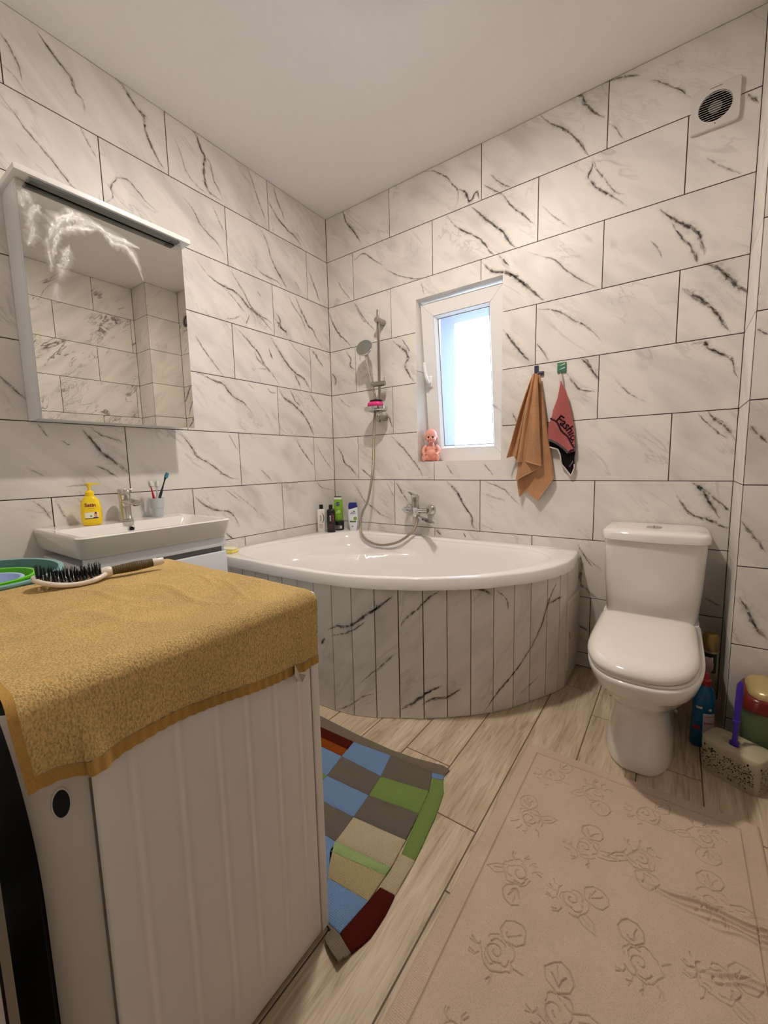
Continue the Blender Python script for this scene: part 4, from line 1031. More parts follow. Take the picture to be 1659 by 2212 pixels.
for x0_, x1_, z0_, z1_, mm in ((0.010, 0.022, 0.033, 0.053, mat('label_skin', (232, 170, 130), 0.5)), (0.006, 0.025, 0.028, 0.034, mat('label_violet', (70, 44, 84), 0.5)), (0.013, 0.020, 0.045, 0.055, M['black']), (-0.004, 0.004, 0.034, 0.042, mat('label_green', (120, 170, 50), 0.5))):
    patch_on(lsz, 2.5, (x0_, x1_, z0_, z1_), 0.0010, n='oval').build('label_print', mm, ls)
patch_on(lsz, 2.5, (-0.021, 0.012, 0.028, 0.0305), 0.0011).build('label_print', M['black'], ls)

# tumbler and toothbrushes
def frost_cup():
    m, N, L, P = new_mat('frosted_cup'); P.inputs['Base Color'].default_value = (*lin((214, 220, 220)), 1); P.inputs['Roughness'].default_value = 0.35
    P.inputs['Alpha'].default_value = 0.62; P.inputs['Transmission Weight'].default_value = 0.0; return m
cup = empty('tumbler', (0.070, -1.316, SZT), 0, 'frosted translucent tumbler holding toothbrushes on the basin', 'cup')
MB().lathe([(0.002, 0.001), (0.023, 0.0), (0.025, 0.003), (0.0265, 0.040), (0.0285, 0.042), (0.031, 0.088), (0.0295, 0.088), (0.0270, 0.045), (0.0245, 0.006), (0.002, 0.005)], 36, cap0=False, cap1=False).build('cup_body', frost_cup(), cup, smooth=40)
CX, CY, CZ = 0.070, -1.316, SZT
def toothbrush(name, p0, p1, label, hm, bmz, cover=False):
    p0, p1 = Vector(p0), Vector(p1); t = empty(name, p0, 0, label, 'toothbrush'); d = p1 - p0; u = d.normalized()
    s_ = u.cross(Vector((1, 0, 0))).normalized(); n = s_.cross(u)
    if n.x < 0: n = -n
    L0 = d.length
    MB().tube([u * (L0 * k) for k in (0, 0.1, 0.3, 0.5, 0.62, 0.70, 0.80, 0.86, 0.93, 1.0)], [0.004, 0.0055, 0.0062, 0.0060, 0.0042, 0.0032, 0.003, 0.0055, 0.006, 0.0035], 12).build('handle', hm, t, smooth=60)
    b = MB()
    c = u * (L0 * 0.93); M0 = Matrix((s_, u, n)).transposed()
    b.rbox((-0.0052, -0.012, 0.003), (0.0052, 0.012, 0.0145), 0.0012); b.v = [tuple(M0 @ Vector(p) + c) for p in b.v]
    b.build('bristles', bmz, t)
    if cover:
        cb = MB().rbox((-0.0085, -0.019, -0.0065), (0.0085, 0.019, 0.018), 0.003); cb.v = [tuple(M0 @ Vector(p) + c) for p in cb.v]
        cb.build('head_cover', mat('clear_cover', (230, 232, 232), 0.15, alpha=0.30), t)
    return t
wbr = mat('bristle_white', (236, 236, 232), 0.7); tbr = mat('bristle_teal', (40, 128, 140), 0.7)
redh = mat('toothbrush_red', (190, 14, 28), 0.25); clrh = mat('toothbrush_clear', (206, 204, 206), 0.2, alpha=0.75); blkh = mat('toothbrush_black', (18, 26, 28), 0.3)
toothbrush('toothbrush', (CX - 0.004, CY + 0.004, CZ + 0.007), (CX - 0.012, CY - 0.020, CZ + 0.168), 'red toothbrush with covered head in the frosted tumbler', redh, wbr, True)
toothbrush('toothbrush', (CX + 0.006, CY + 0.0, CZ + 0.007), (CX - 0.010, CY + 0.010, CZ + 0.166), 'clear grey toothbrush between the red and black ones', clrh, wbr, True)
toothbrush('toothbrush', (CX + 0.004, CY - 0.014, CZ + 0.016), (CX - 0.002, CY + 0.058, CZ + 0.205), 'black toothbrush with teal bristles leaning right in the tumbler', blkh, tbr)

# ------------------------------------------------------------------ mirror cabinet
MY0, MY1, MZ0, MZ1, MX = -1.738, -1.150, 1.275, 2.085, 0.155
mc = empty('mirror_cabinet', (0.0, (MY0 + MY1) / 2, (MZ0 + MZ1) / 2), label='white mirror cabinet with light shelf on top above the washbasin', category='mirror cabinet')
local(MB().box((0.003, MY0, MZ0), (MX - 0.017, MY1 - 0.012, MZ1)), mc).build('cabinet_box', M['lacquer'], mc)
dr = local(MB().rbox((MX - 0.016, MY0, MZ0 - 0.004), (MX - 0.0035, MY1, MZ1), 0.001), mc).build('mirror_door', M['lacquer'], mc)
mir = MB().box((-0.0016, MY0 + 0.001, MZ0 - 0.003), (0.0016, MY1 - 0.001, MZ1 - 0.001)); mir.v = [(x, y - (MY0 + MY1) / 2, z - (MZ0 + MZ1) / 2) for x, y, z in mir.v]
mir.build('mirror_glass', M['mirror'], dr, loc=(MX - 0.0016, 0, 0), smooth=20)
cap = local(MB().rbox((0.003, MY0 - 0.014, MZ1 + 0.001), (MX + 0.052, MY1 + 0.012, MZ1 + 0.021), 0.0015), mc).build('light_shelf', M['pvc'], mc)
M['lens'] = mat('light_bar_grey', (132, 136, 132), 0.25)
local(MB().rbox((MX + 0.006, MY0 + 0.03, MZ1 - 0.006), (MX + 0.040, MY1 - 0.03, MZ1 + 0.0012), 0.002), mc).build('light_bar', M['lens'], mc)
for yy in (MY0 + 0.05, MY1 - 0.05):
    local(MB().rbox((MX + 0.012, yy - 0.016, MZ1 - 0.008), (MX + 0.030, yy + 0.016, MZ1 - 0.005), 0.001), mc).build('end_clip', M['grey_plastic'], mc)

# ------------------------------------------------------------------ marble veins printed on the tiles (wall coordinates, metres)
VEINS = {'back':[(2,[(0.759,2.757), (0.834,2.733), (0.907,2.68), (0.95,2.628), (0.992,2.565), (0.978,2.487)]), (4,[(0.992,2.577), (1.033,2.55), (1.06,2.493), (1.1,2.525),
(1.114,2.486)]), (2,[(1.139,2.545), (1.203,2.493), (1.253,2.446)]), (2,[(1.171,2.589), (1.228,2.523), (1.289,2.477)]), (4.5,[(1.558,2.757), (1.608,2.752), (1.629,2.704),
(1.659,2.661), (1.708,2.61)]), (3,[(1.422,2.756), (1.477,2.69), (1.541,2.636), (1.593,2.574), (1.625,2.521), (1.65,2.476)]), (3,[(1.663,2.456), (1.667,2.425), (1.653,2.381),
(1.699,2.314), (1.757,2.263), (1.814,2.204)]), (2,[(1.665,2.465), (1.686,2.407), (1.726,2.343), (1.766,2.279), (1.803,2.256)]), (2.5,[(1.703,2.753), (1.767,2.744), (1.846,2.713)]),
(2,[(1.881,2.678), (1.931,2.64), (1.989,2.585), (2.03,2.531)]), (1.5,[(1.732,2.58), (1.766,2.527), (1.795,2.477)]), (4.5,[(1.938,2.147), (1.981,2.099), (2.023,2.058),
(2.072,2.015), (2.09,1.973), (2.104,1.915)]), (3,[(1.982,2.081), (2.017,2.014), (2.051,1.967), (2.077,1.913), (2.083,1.885)]), (5,[(2.102,1.879), (2.149,1.848), (2.188,1.802),
(2.22,1.758), (2.25,1.729)]), (3,[(2.036,1.795), (2.078,1.747), (2.127,1.708), (2.159,1.664), (2.184,1.627)]), (2.5,[(0.921,2.47), (0.978,2.391), (1.061,2.328), (1.128,2.271),
(1.18,2.197), (1.206,2.178)]), (4,[(1.074,2.459), (1.127,2.4), (1.192,2.332), (1.243,2.281), (1.274,2.226), (1.317,2.179)]), (2.5,[(1.241,2.468), (1.29,2.389), (1.351,2.324),
(1.415,2.253)]), (1.2,[(1.441,2.336), (1.508,2.259), (1.584,2.182)]), (3.5,[(1.128,2.165), (1.181,2.103), (1.27,2.067), (1.332,2.017), (1.404,1.942), (1.462,1.883)]),
(3,[(1.219,2.174), (1.282,2.099)]), (2,[(1.377,2.139), (1.458,2.093), (1.513,2.061), (1.568,1.998), (1.632,1.938), (1.714,1.876)]), (2,[(0.483,2.307), (0.587,2.238), (0.703,2.188),
(0.767,2.177)]), (1.5,[(0.743,2.171), (0.773,2.071)]), (1.2,[(1.909,2.029), (1.936,1.992), (1.96,1.938)]), (1.5,[(2.088,2.291), (2.142,2.235), (2.209,2.179)]), (2.5,[(2.205,2.468),
(2.242,2.418)]), (3.5,[(0.157,2.766), (0.183,2.679), (0.249,2.6), (0.304,2.512)]), (1.5,[(0.075,2.359), (0.134,2.269), (0.212,2.176)]), (1.5,[(0.222,2.173), (0.288,2.055),
(0.325,2.011)]), (2,[(0.232,2.419), (0.321,2.443), (0.394,2.387), (0.475,2.323)]), (3,[(0.003,2.153), (0.041,2.059), (0.086,1.99), (0.131,1.947), (0.197,1.884)]),
(2,[(0.231,2.168), (0.283,2.083), (0.345,2.005), (0.406,1.944)]), (3,[(0.145,1.859), (0.188,1.801), (0.181,1.759), (0.225,1.727)]), (1.5,[(0.242,1.868), (0.282,1.761)]),
(3,[(0.007,1.733), (0.047,1.683), (0.033,1.64)]), (1.5,[(0.054,1.575), (0.123,1.506), (0.192,1.473)]), (4,[(0.541,1.855), (0.574,1.825), (0.622,1.786), (0.649,1.743),
(0.629,1.684), (0.657,1.633), (0.693,1.585)]), (2,[(0.604,1.859), (0.641,1.806), (0.668,1.763)]), (3,[(0.474,1.413), (0.504,1.369), (0.523,1.31)]), (2.5,[(0.501,1.274),
(0.561,1.217), (0.619,1.165), (0.676,1.098), (0.722,1.041), (0.75,0.984)]), (3,[(0.013,1.234), (0.072,1.167), (0.105,1.093), (0.164,1.056), (0.22,0.983)]), (2.5,[(0.245,1.055),
(0.312,1.01), (0.377,0.979)]), (2,[(0.16,0.969), (0.228,0.893), (0.272,0.83), (0.349,0.779), (0.435,0.73), (0.519,0.709)]), (1.5,[(0.462,0.966), (0.502,0.898), (0.522,0.864)]),
(2.5,[(0.54,0.958), (0.584,0.9), (0.632,0.834)]), (3.5,[(0.911,0.969), (0.962,0.922), (0.987,0.892), (1.012,0.846), (1.054,0.787), (1.078,0.75), (1.078,0.711), (1.118,0.676)]),
(1.2,[(1.134,0.715), (1.181,0.703), (1.212,0.683)]), (3,[(0.838,0.663), (0.874,0.633)]), (2,[(1.021,0.661), (1.037,0.631)]), (2,[(1.148,1.072), (1.178,1.036), (1.209,0.999)]),
(3.5,[(1.168,2.112), (1.207,2.089), (1.265,2.074), (1.302,2.046), (1.339,2.013), (1.388,1.966), (1.424,1.923), (1.465,1.882)]), (2.5,[(1.431,1.85), (1.483,1.836), (1.534,1.816),
(1.573,1.788), (1.611,1.752), (1.638,1.739), (1.68,1.7), (1.732,1.637)]), (2,[(1.432,1.683), (1.459,1.641), (1.495,1.583)]), (3.5,[(1.255,1.785), (1.288,1.736), (1.326,1.681),
(1.364,1.633), (1.395,1.598)]), (2.5,[(1.575,1.519), (1.603,1.47), (1.642,1.425), (1.679,1.415), (1.716,1.403)]), (4.5,[(1.643,1.573), (1.67,1.544), (1.697,1.507), (1.729,1.453)]),
(2,[(1.306,1.342), (1.325,1.309), (1.338,1.277)]), (1.2,[(0.905,1.078), (0.963,0.993)]), (4,[(0.916,0.957), (0.963,0.922), (0.994,0.888), (1.024,0.818)]), (2,[(1.148,0.972),
(1.217,0.946), (1.272,0.921), (1.312,0.882), (1.358,0.838)]), (1.5,[(1.134,0.905), (1.183,0.885), (1.252,0.867), (1.279,0.862)]), (3.5,[(2.033,1.801), (2.07,1.768), (2.106,1.736),
(2.137,1.699), (2.158,1.666), (2.184,1.619), (2.207,1.586)]), (3.5,[(2.075,1.557), (2.12,1.561), (2.136,1.535), (2.171,1.511), (2.21,1.481), (2.225,1.461)]), (5,[(2.12,1.567),
(2.136,1.541)]), (2,[(2.22,1.474), (2.222,1.444), (2.243,1.394)]), (3.5,[(2.145,1.274), (2.171,1.241), (2.202,1.214), (2.228,1.176), (2.248,1.145)]), (2,[(2.113,1.27),
(2.142,1.231), (2.184,1.185), (2.229,1.146)]), (5,[(2.11,0.97), (2.137,0.948), (2.159,0.916), (2.187,0.866), (2.214,0.816)]), (2.5,[(2.158,0.935), (2.19,0.904), (2.226,0.868),
(2.247,0.843)]), (3.5,[(2.055,0.914), (2.09,0.855), (2.123,0.824), (2.17,0.807), (2.216,0.785), (2.246,0.771)]), (3.5,[(1.663,0.608), (1.677,0.549), (1.674,0.453), (1.706,0.416),
(1.755,0.377)]), (1.2,[(1.669,0.609), (1.719,0.567), (1.773,0.521)]), (3,[(1.672,0.222), (1.7,0.207), (1.716,0.2)]), (2,[(2.173,0.465), (2.206,0.444), (2.245,0.425)]),
(2,[(1.132,1.488), (1.187,1.406), (1.253,1.35)]), (1.5,[(1.797,1.451), (1.856,1.38), (1.931,1.33)]), (2,[(1.649,0.662), (1.688,0.593),
(1.728,0.538)])],'left':[(2.5,[(-1.596,2.756), (-1.564,2.721), (-1.538,2.697), (-1.511,2.671), (-1.479,2.644), (-1.46,2.598), (-1.441,2.585), (-1.439,2.526)]), (2,[(-1.687,2.645),
(-1.67,2.628), (-1.657,2.601), (-1.641,2.558), (-1.638,2.522)]), (1,[(-1.697,2.542), (-1.661,2.522), (-1.628,2.482)]), (2,[(-1.708,2.43), (-1.674,2.391), (-1.638,2.35),
(-1.599,2.316), (-1.566,2.285), (-1.525,2.238), (-1.483,2.215), (-1.404,2.208)]), (2,[(-1.459,2.475), (-1.439,2.431), (-1.406,2.378)]), (3.5,[(-1.311,2.757), (-1.28,2.746),
(-1.25,2.715), (-1.224,2.69), (-1.195,2.674), (-1.194,2.627), (-1.174,2.572), (-1.137,2.513), (-1.117,2.493)]), (3.5,[(-0.975,2.762), (-0.94,2.745), (-0.92,2.693), (-0.897,2.663),
(-0.909,2.591), (-0.901,2.529), (-0.87,2.5), (-0.81,2.494)]), (1.5,[(-1.064,2.664), (-1.034,2.62), (-1.0,2.533), (-0.953,2.503), (-0.885,2.481)]), (2,[(-0.897,2.663),
(-0.872,2.654), (-0.851,2.576), (-0.827,2.543), (-0.803,2.497)]), (2,[(-1.39,2.214), (-1.36,2.256), (-1.361,2.293), (-1.339,2.336), (-1.296,2.358), (-1.254,2.335), (-1.207,2.299),
(-1.156,2.282)]), (2,[(-1.044,2.416), (-0.988,2.379), (-0.955,2.328), (-0.906,2.293), (-0.849,2.259), (-0.805,2.193)]), (1.5,[(-0.868,2.445), (-0.839,2.39), (-0.808,2.333)]),
(2,[(-0.571,2.468), (-0.525,2.411), (-0.496,2.331), (-0.448,2.256), (-0.379,2.184)]), (2,[(-0.645,2.763), (-0.611,2.709), (-0.576,2.628), (-0.54,2.557), (-0.519,2.503)]),
(3,[(-0.5,2.651), (-0.469,2.615), (-0.418,2.572), (-0.356,2.546), (-0.28,2.522), (-0.223,2.475)]), (2,[(-0.45,2.765), (-0.429,2.685), (-0.388,2.625), (-0.372,2.579)]),
(3,[(-0.346,1.466), (-0.281,1.414), (-0.226,1.341), (-0.193,1.282)]), (2.5,[(-0.36,1.25), (-0.318,1.192), (-0.262,1.133), (-0.205,1.071)]), (1.5,[(-0.183,1.239), (-0.124,1.151),
(-0.003,1.03)]), (1.5,[(-0.192,0.973), (-0.137,0.925), (-0.017,0.899)]), (4,[(-1.568,1.26), (-1.547,1.23), (-1.528,1.201), (-1.509,1.17), (-1.478,1.139), (-1.435,1.1),
(-1.401,1.066)]), (2,[(-1.538,1.27), (-1.513,1.244), (-1.481,1.227), (-1.436,1.216), (-1.413,1.204)]), (2.5,[(-1.17,1.265), (-1.127,1.242), (-1.092,1.199), (-1.057,1.14),
(-1.002,1.109), (-0.953,1.077), (-0.911,1.044), (-0.858,1.018), (-0.806,1.012)]), (1.5,[(-0.867,1.268), (-0.842,1.229), (-0.809,1.173)]), (2,[(-1.529,1.101), (-1.494,1.082),
(-1.473,1.068), (-1.44,1.041)]), (1.5,[(-1.71,1.268), (-1.695,1.235), (-1.678,1.213)]), (1,[(-1.645,1.206), (-1.608,1.183)]), (1,[(-1.643,1.017), (-1.598,1.017), (-1.539,1.017)]),
(3,[(-1.089,0.936), (-1.06,0.903), (-1.012,0.868), (-0.962,0.847), (-0.891,0.831), (-0.856,0.794), (-0.826,0.731)]), (2,[(-1.752,0.969), (-1.727,0.938), (-1.712,0.907),
(-1.695,0.881)]), (1.5,[(-1.683,0.963), (-1.667,0.926), (-1.647,0.869)]), (1.5,[(-1.607,0.969), (-1.594,0.943)]), (1,[(-1.76,1.096), (-1.702,1.058)]), (3,[(-0.922,0.719),
(-0.901,0.691), (-0.874,0.674)]), (1,[(-0.917,0.964), (-0.865,0.928), (-0.815,0.882)]), (2.5,[(-1.805,1.435), (-1.784,1.408), (-1.766,1.385), (-1.736,1.352)]),
(1.5,[(-0.868,0.949), (-0.749,0.859), (-0.687,0.797)]), (1.5,[(-0.668,1.076), (-0.569,0.988)]), (3.0,[(-0.983,2.14), (-0.924,2.084), (-0.846,2.059), (-0.762,2.05), (-0.72,2.026),
(-0.686,1.996), (-0.649,1.98), (-0.593,1.957), (-0.545,1.922), (-0.511,1.899)]), (2.2,[(-0.785,2.156), (-0.749,2.111), (-0.704,2.06), (-0.666,2.005), (-0.612,1.971),
(-0.538,1.955), (-0.503,1.933)]), (1.5,[(-0.843,2.049), (-0.79,2.023), (-0.741,1.984), (-0.702,1.954)]), (1.5,[(-0.843,1.884), (-0.791,1.901), (-0.736,1.93)]), (2,[(-0.675,1.95),
(-0.696,1.911), (-0.703,1.887)]), (2,[(-0.631,2.239), (-0.566,2.213), (-0.506,2.207), (-0.454,2.204), (-0.412,2.178)]), (2,[(-0.488,2.321), (-0.45,2.265), (-0.399,2.21),
(-0.377,2.177)]), (2.5,[(-0.18,2.358), (-0.146,2.301), (-0.111,2.242), (-0.087,2.187)]), (1.2,[(-0.312,2.259), (-0.274,2.213)]), (1.5,[(-0.612,2.1), (-0.585,2.074)]),
(3.5,[(-0.49,1.976), (-0.459,1.96), (-0.439,1.932), (-0.407,1.924), (-0.393,1.886)]), (2.5,[(-0.477,2.011), (-0.447,1.979), (-0.466,1.934)]), (3,[(-0.312,2.168), (-0.286,2.113),
(-0.247,2.065), (-0.213,2.013), (-0.164,1.99), (-0.14,1.951), (-0.07,1.895)]), (1.8,[(-0.37,2.151), (-0.328,2.093), (-0.261,2.035), (-0.212,1.926)]), (2.8,[(-0.776,1.858),
(-0.717,1.82), (-0.673,1.785), (-0.627,1.748), (-0.591,1.692), (-0.543,1.652), (-0.473,1.581)]), (2,[(-0.655,1.758), (-0.63,1.708), (-0.562,1.673)]), (3.5,[(-0.529,1.859),
(-0.49,1.815), (-0.44,1.76), (-0.398,1.718), (-0.348,1.684), (-0.272,1.657), (-0.237,1.622), (-0.201,1.578)]), (2.5,[(-0.549,1.791), (-0.522,1.732)]), (3,[(-0.354,1.683),
(-0.322,1.628), (-0.295,1.579)]), (1.5,[(-0.388,1.87), (-0.299,1.813), (-0.209,1.76)]), (1.8,[(-1.024,1.763), (-0.984,1.705), (-0.934,1.645), (-0.87,1.577)]), (3,[(-1.039,1.571),
(-0.995,1.565), (-0.926,1.544), (-0.877,1.533), (-0.838,1.494), (-0.805,1.468), (-0.761,1.454), (-0.726,1.423), (-0.687,1.38)]), (4,[(-0.184,1.862), (-0.154,1.833), (-0.123,1.802),
(-0.078,1.765)]), (1.5,[(-0.58,1.558), (-0.551,1.534), (-0.504,1.532)]), (1.5,[(-0.716,1.563), (-0.671,1.53)]), (3.5,[(-0.49,1.566), (-0.445,1.509), (-0.378,1.483), (-0.321,1.445),
(-0.268,1.409)]), (2.5,[(-0.396,1.57), (-0.353,1.502), (-0.307,1.472)]), (2,[(-0.221,1.566), (-0.166,1.505), (-0.096,1.446)]), (1.2,[(-0.643,1.659), (-0.583,1.662),
(-0.502,1.643)])],'pipe':[(2,[(2.255,1.515), (2.271,1.5), (2.286,1.49)]), (2.5,[(2.256,1.186), (2.281,1.158), (2.309,1.121)]), (3,[(2.252,0.844), (2.278,0.808), (2.304,0.772),
(2.33,0.732)]), (4,[(2.264,0.562), (2.288,0.521), (2.305,0.48), (2.329,0.441), (2.354,0.412)])],'apron':[(3.5,[(1.167,0.368), (1.116,0.393), (1.082,0.392), (1.037,0.414),
(0.995,0.447), (0.944,0.48), (0.894,0.52), (0.865,0.54)]), (2,[(1.155,0.344), (1.083,0.366), (1.027,0.394), (0.985,0.427)]), (2.5,[(0.838,0.41), (0.808,0.451), (0.769,0.481),
(0.72,0.53), (0.672,0.562)]), (3,[(1.211,0.289), (1.182,0.328)]), (3.5,[(0.844,0.042), (0.804,0.064), (0.754,0.102), (0.705,0.132), (0.665,0.15)]), (3,[(0.755,0.065), (0.715,0.09),
(0.645,0.097), (0.584,0.128)]), (1.5,[(1.014,0.155), (0.961,0.202), (0.9,0.256), (0.855,0.298)]), (1.5,[(1.172,-0.009), (1.072,0.039), (1.005,0.092), (0.953,0.108)]),
(3,[(0.539,0.558), (0.492,0.551), (0.45,0.528)]), (2,[(0.429,0.541), (0.382,0.505), (0.37,0.452)]), (2.5,[(0.489,0.001), (0.435,0.073), (0.377,0.126), (0.316,0.178), (0.249,0.249),
(0.18,0.332)]), (1.2,[(0.326,0.039), (0.259,0.075), (0.174,0.12)]), (2.5,[(0.235,0.267), (0.18,0.343), (0.139,0.444), (0.074,0.553)]), (3,[(0.139,0.439), (0.043,0.459)])]}

def vein_ribbons(name, parent, polys, point, seed, material='vein', gain=1.0):
    """each vein is a soft-edged ribbon; point(u, v) gives the spot on the tile face, a hair in front of it"""
    rg = random.Random(seed); V, F, A = [], [], []
    def ribbon(pl, half, alpha):
        n = len(pl); base = len(V)
        for i, p in enumerate(pl):
            q = pl[min(i + 1, n - 1)] - pl[max(i - 1, 0)]
            if q.length < 1e-9: q = Vector((1, 0, 0))
            q.normalize(); s_ = Vector((-q.y, q.x, 0))
            end = min(1.0, 0.25 + 3.0 * min(i, n - 1 - i) / max(n - 1, 1))
            wd = half * end * rg.uniform(0.55, 1.25)
            for k_, al in ((-1, 0.0), (rg.uniform(-0.35, 0.35), alpha * end * rg.uniform(0.6, 1.1)), (1, 0.0)):
                r = p + s_ * wd * k_; V.append(point(r.x, r.y)); A.append(min(1.0, al * gain))
            if i:
                a = base + 3 * i
                F.extend([(a - 3, a - 2, a + 1, a), (a - 2, a - 1, a + 2, a + 1)])
    for wgt, pl in polys:
        P = [Vector((a, b, 0)) for a, b in pl]
        C = catmull(P, 7) if len(P) > 2 else [P[0].lerp(P[1], t / 8) for t in range(9)]
        def wobble(amp, off):
            return [p + Vector((mnoise.noise(Vector((p.x * 38 + off, p.y * 38, off))) + 0.5 * mnoise.noise(Vector((p.x * 95, p.y * 95 + off, off))),
                                mnoise.noise(Vector((p.x * 38, p.y * 38 + off, 7 + off))) + 0.5 * mnoise.noise(Vector((p.x * 95 + off, p.y * 95, 3 + off))), 0)) * amp for p in C]
        o = rg.uniform(0, 50)
        ribbon(wobble(0.0035, o), 0.0018 + 0.0017 * wgt, 0.50 + 0.15 * wgt)
        ribbon(wobble(0.004, o), 0.004 + 0.0052 * wgt, 0.12 + 0.05 * wgt)          # soft smoky halo of the print
        if wgt >= 1.8: ribbon(wobble(0.0035, o), 0.0011 + 0.0005 * wgt, 0.55 + 0.12 * wgt)
        if wgt >= 2.5:
            for k_ in range(2 if wgt >= 3.5 else 1):
                ribbon(wobble(0.0045 + 0.0016 * wgt, o + 9 * (k_ + 1)), 0.0016 + 0.0010 * wgt, 0.36 + 0.10 * wgt)
    me = bpy.data.meshes.new(name); me.from_pydata(V, [], F)
    at = me.attributes.new('strand', 'FLOAT', 'POINT'); at.data.foreach_set('value', A)
    o = make_obj(name, me, M[material], parent); o['kind'] = 'stuff'
    return o
EPS = 0.0005
vein_ribbons('marble_veins', wall_back, VEINS['back'], lambda u, v: (u, -EPS, v), 1)
vein_ribbons('marble_veins', wall_left, VEINS['left'], lambda u, v: (EPS, u, v), 2)
vein_ribbons('marble_veins', wall_pipe, VEINS['pipe'], lambda u, v: (u, BY - EPS, v), 3)
_cum = [0.0]
for a, b in zip(pts[:-1], pts[1:]): _cum.append(_cum[-1] + math.hypot(b[0] - a[0], b[1] - a[1]))
def on_apron(s_, z):
    s_ = min(max(s_, 0.0), _cum[-1] - 1e-6); i = max(j for j in range(len(_cum)) if _cum[j] <= s_)
    i = min(i, len(pts) - 2)
    a, b = Vector((*pts[i], 0)), Vector((*pts[i + 1], 0)); d = (b - a).normalized(); n = Vector((d.y, -d.x, 0))
    if n.dot(a - Vector((0.6, -0.3, 0))) < 0: n = -n
    p = a + d * (s_ - _cum[i]) + n * EPS - Vector(apr.location)
    return (p.x, p.y, min(max(z, 0.004), ZT - 0.002))
vein_ribbons('marble_veins', apr, VEINS['apron'], on_apron, 4)

SMEARS = [(3,[(-1.652,1.839), (-1.647,1.879), (-1.639,1.921), (-1.62,1.962), (-1.588,1.985), (-1.555,1.999), (-1.522,2.007), (-1.493,2.02)]), (5,[(-1.658,1.913), (-1.646,1.956),
(-1.621,1.995), (-1.584,2.023), (-1.548,2.031), (-1.516,2.03), (-1.483,2.024)]), (3,[(-1.493,2.02), (-1.465,2.011), (-1.446,1.992), (-1.426,1.99), (-1.395,1.991), (-1.365,1.965),
(-1.346,1.921), (-1.336,1.88)]), (3,[(-1.558,2.022), (-1.501,2.031), (-1.444,2.014), (-1.393,2.011), (-1.339,2.007)]), (4,[(-1.598,1.917), (-1.605,1.89), (-1.617,1.856),
(-1.629,1.818), (-1.639,1.78)]), (3,[(-1.645,1.778), (-1.654,1.727), (-1.659,1.701)]), (4,[(-1.676,2.024), (-1.694,2.0), (-1.706,1.967), (-1.714,1.932)]), (4,[(-1.717,2.057),
(-1.709,2.038), (-1.703,2.018)]), (3,[(-1.731,2.046), (-1.726,2.021), (-1.723,1.996)]), (3,[(-1.699,1.961), (-1.703,1.923), (-1.714,1.891), (-1.721,1.869)]), (2,[(-1.664,1.929),
(-1.662,1.892), (-1.66,1.85), (-1.66,1.802)])]
vein_ribbons('wipe_smears', dr, [(w_ * 1.3, p_) for w_, p_ in SMEARS], lambda u, v: (MX + 0.0006, u - (MY0 + MY1) / 2, v - (MZ0 + MZ1) / 2), 5, 'smear', 0.55)

# ------------------------------------------------------------------ hooks and hanging towels
def hook_peg(parent, c):
    MB().tube(catmull([(c[0], -0.006, c[1] + 0.004), (c[0], -0.022, c[1] - 0.004), (c[0], -0.034, c[1] - 0.004), (c[0], -0.040, c[1] + 0.008)], 5), 0.0035, 10).build('hook_peg', parent['m'], parent, loc=(0, 0, 0))
nav = mat('navy_plastic', (44, 42, 66), 0.25); nav2 = mat('navy_highlight', (96, 92, 126), 0.3)
h1 = empty('wall_hook', (1.446, 0.0, 1.542), label='dark navy L-shaped adhesive hook on the tiled wall', category='hook')
Mx = Matrix.Rotation(R_(90), 4, 'X')
MB().prism([(-0.022, -0.026), (0.024, -0.026), (0.024, -0.006), (-0.003, -0.006), (-0.003, 0.026), (-0.022, 0.026)], 0.0005, 0.009, M=Mx).build('hook_plate', nav, h1, smooth=20)
MB().prism([(-0.010, -0.018), (0.022, -0.012), (0.022, -0.008), (-0.004, -0.010)], 0.009, 0.011, M=Mx).build('hook_highlight', nav2, h1, smooth=20)  # paler navy paints a bright highlight along the bevel
MB().tube(catmull([(-0.004, -0.008, -0.018), (-0.004, -0.024, -0.026), (-0.004, -0.036, -0.024), (-0.004, -0.042, -0.012)], 5), 0.0035, 10).build('hook_peg', nav, h1)
h2 = empty('wall_hook', (1.557, 0.0, 1.541), label='green square adhesive hook with two slanted pale ridges', category='hook')
grh = mat('hook_green', (66, 122, 92), 0.25); grp = mat('hook_pale', (196, 214, 204), 0.2)
MB().rbox((-0.021, -0.008, -0.0245), (0.021, -0.0005, 0.0245), 0.002).build('hook_plate', grh, h2)
for dz in (0.009, -0.009):
    MB().prism([(-0.014, dz - 0.004), (0.017, dz + 0.004), (0.017, dz + 0.008), (0.006, dz + 0.006)], 0.0078, 0.0105, M=Mx).build('hook_ridge', grp, h2, smooth=20)
MB().tube(catmull([(0.0, -0.006, -0.020), (0.0, -0.020, -0.032), (0.0, -0.030, -0.034), (0.0, -0.034, -0.024)], 5), 0.003, 10).build('hook_peg', M['chrome_dull'], h2)

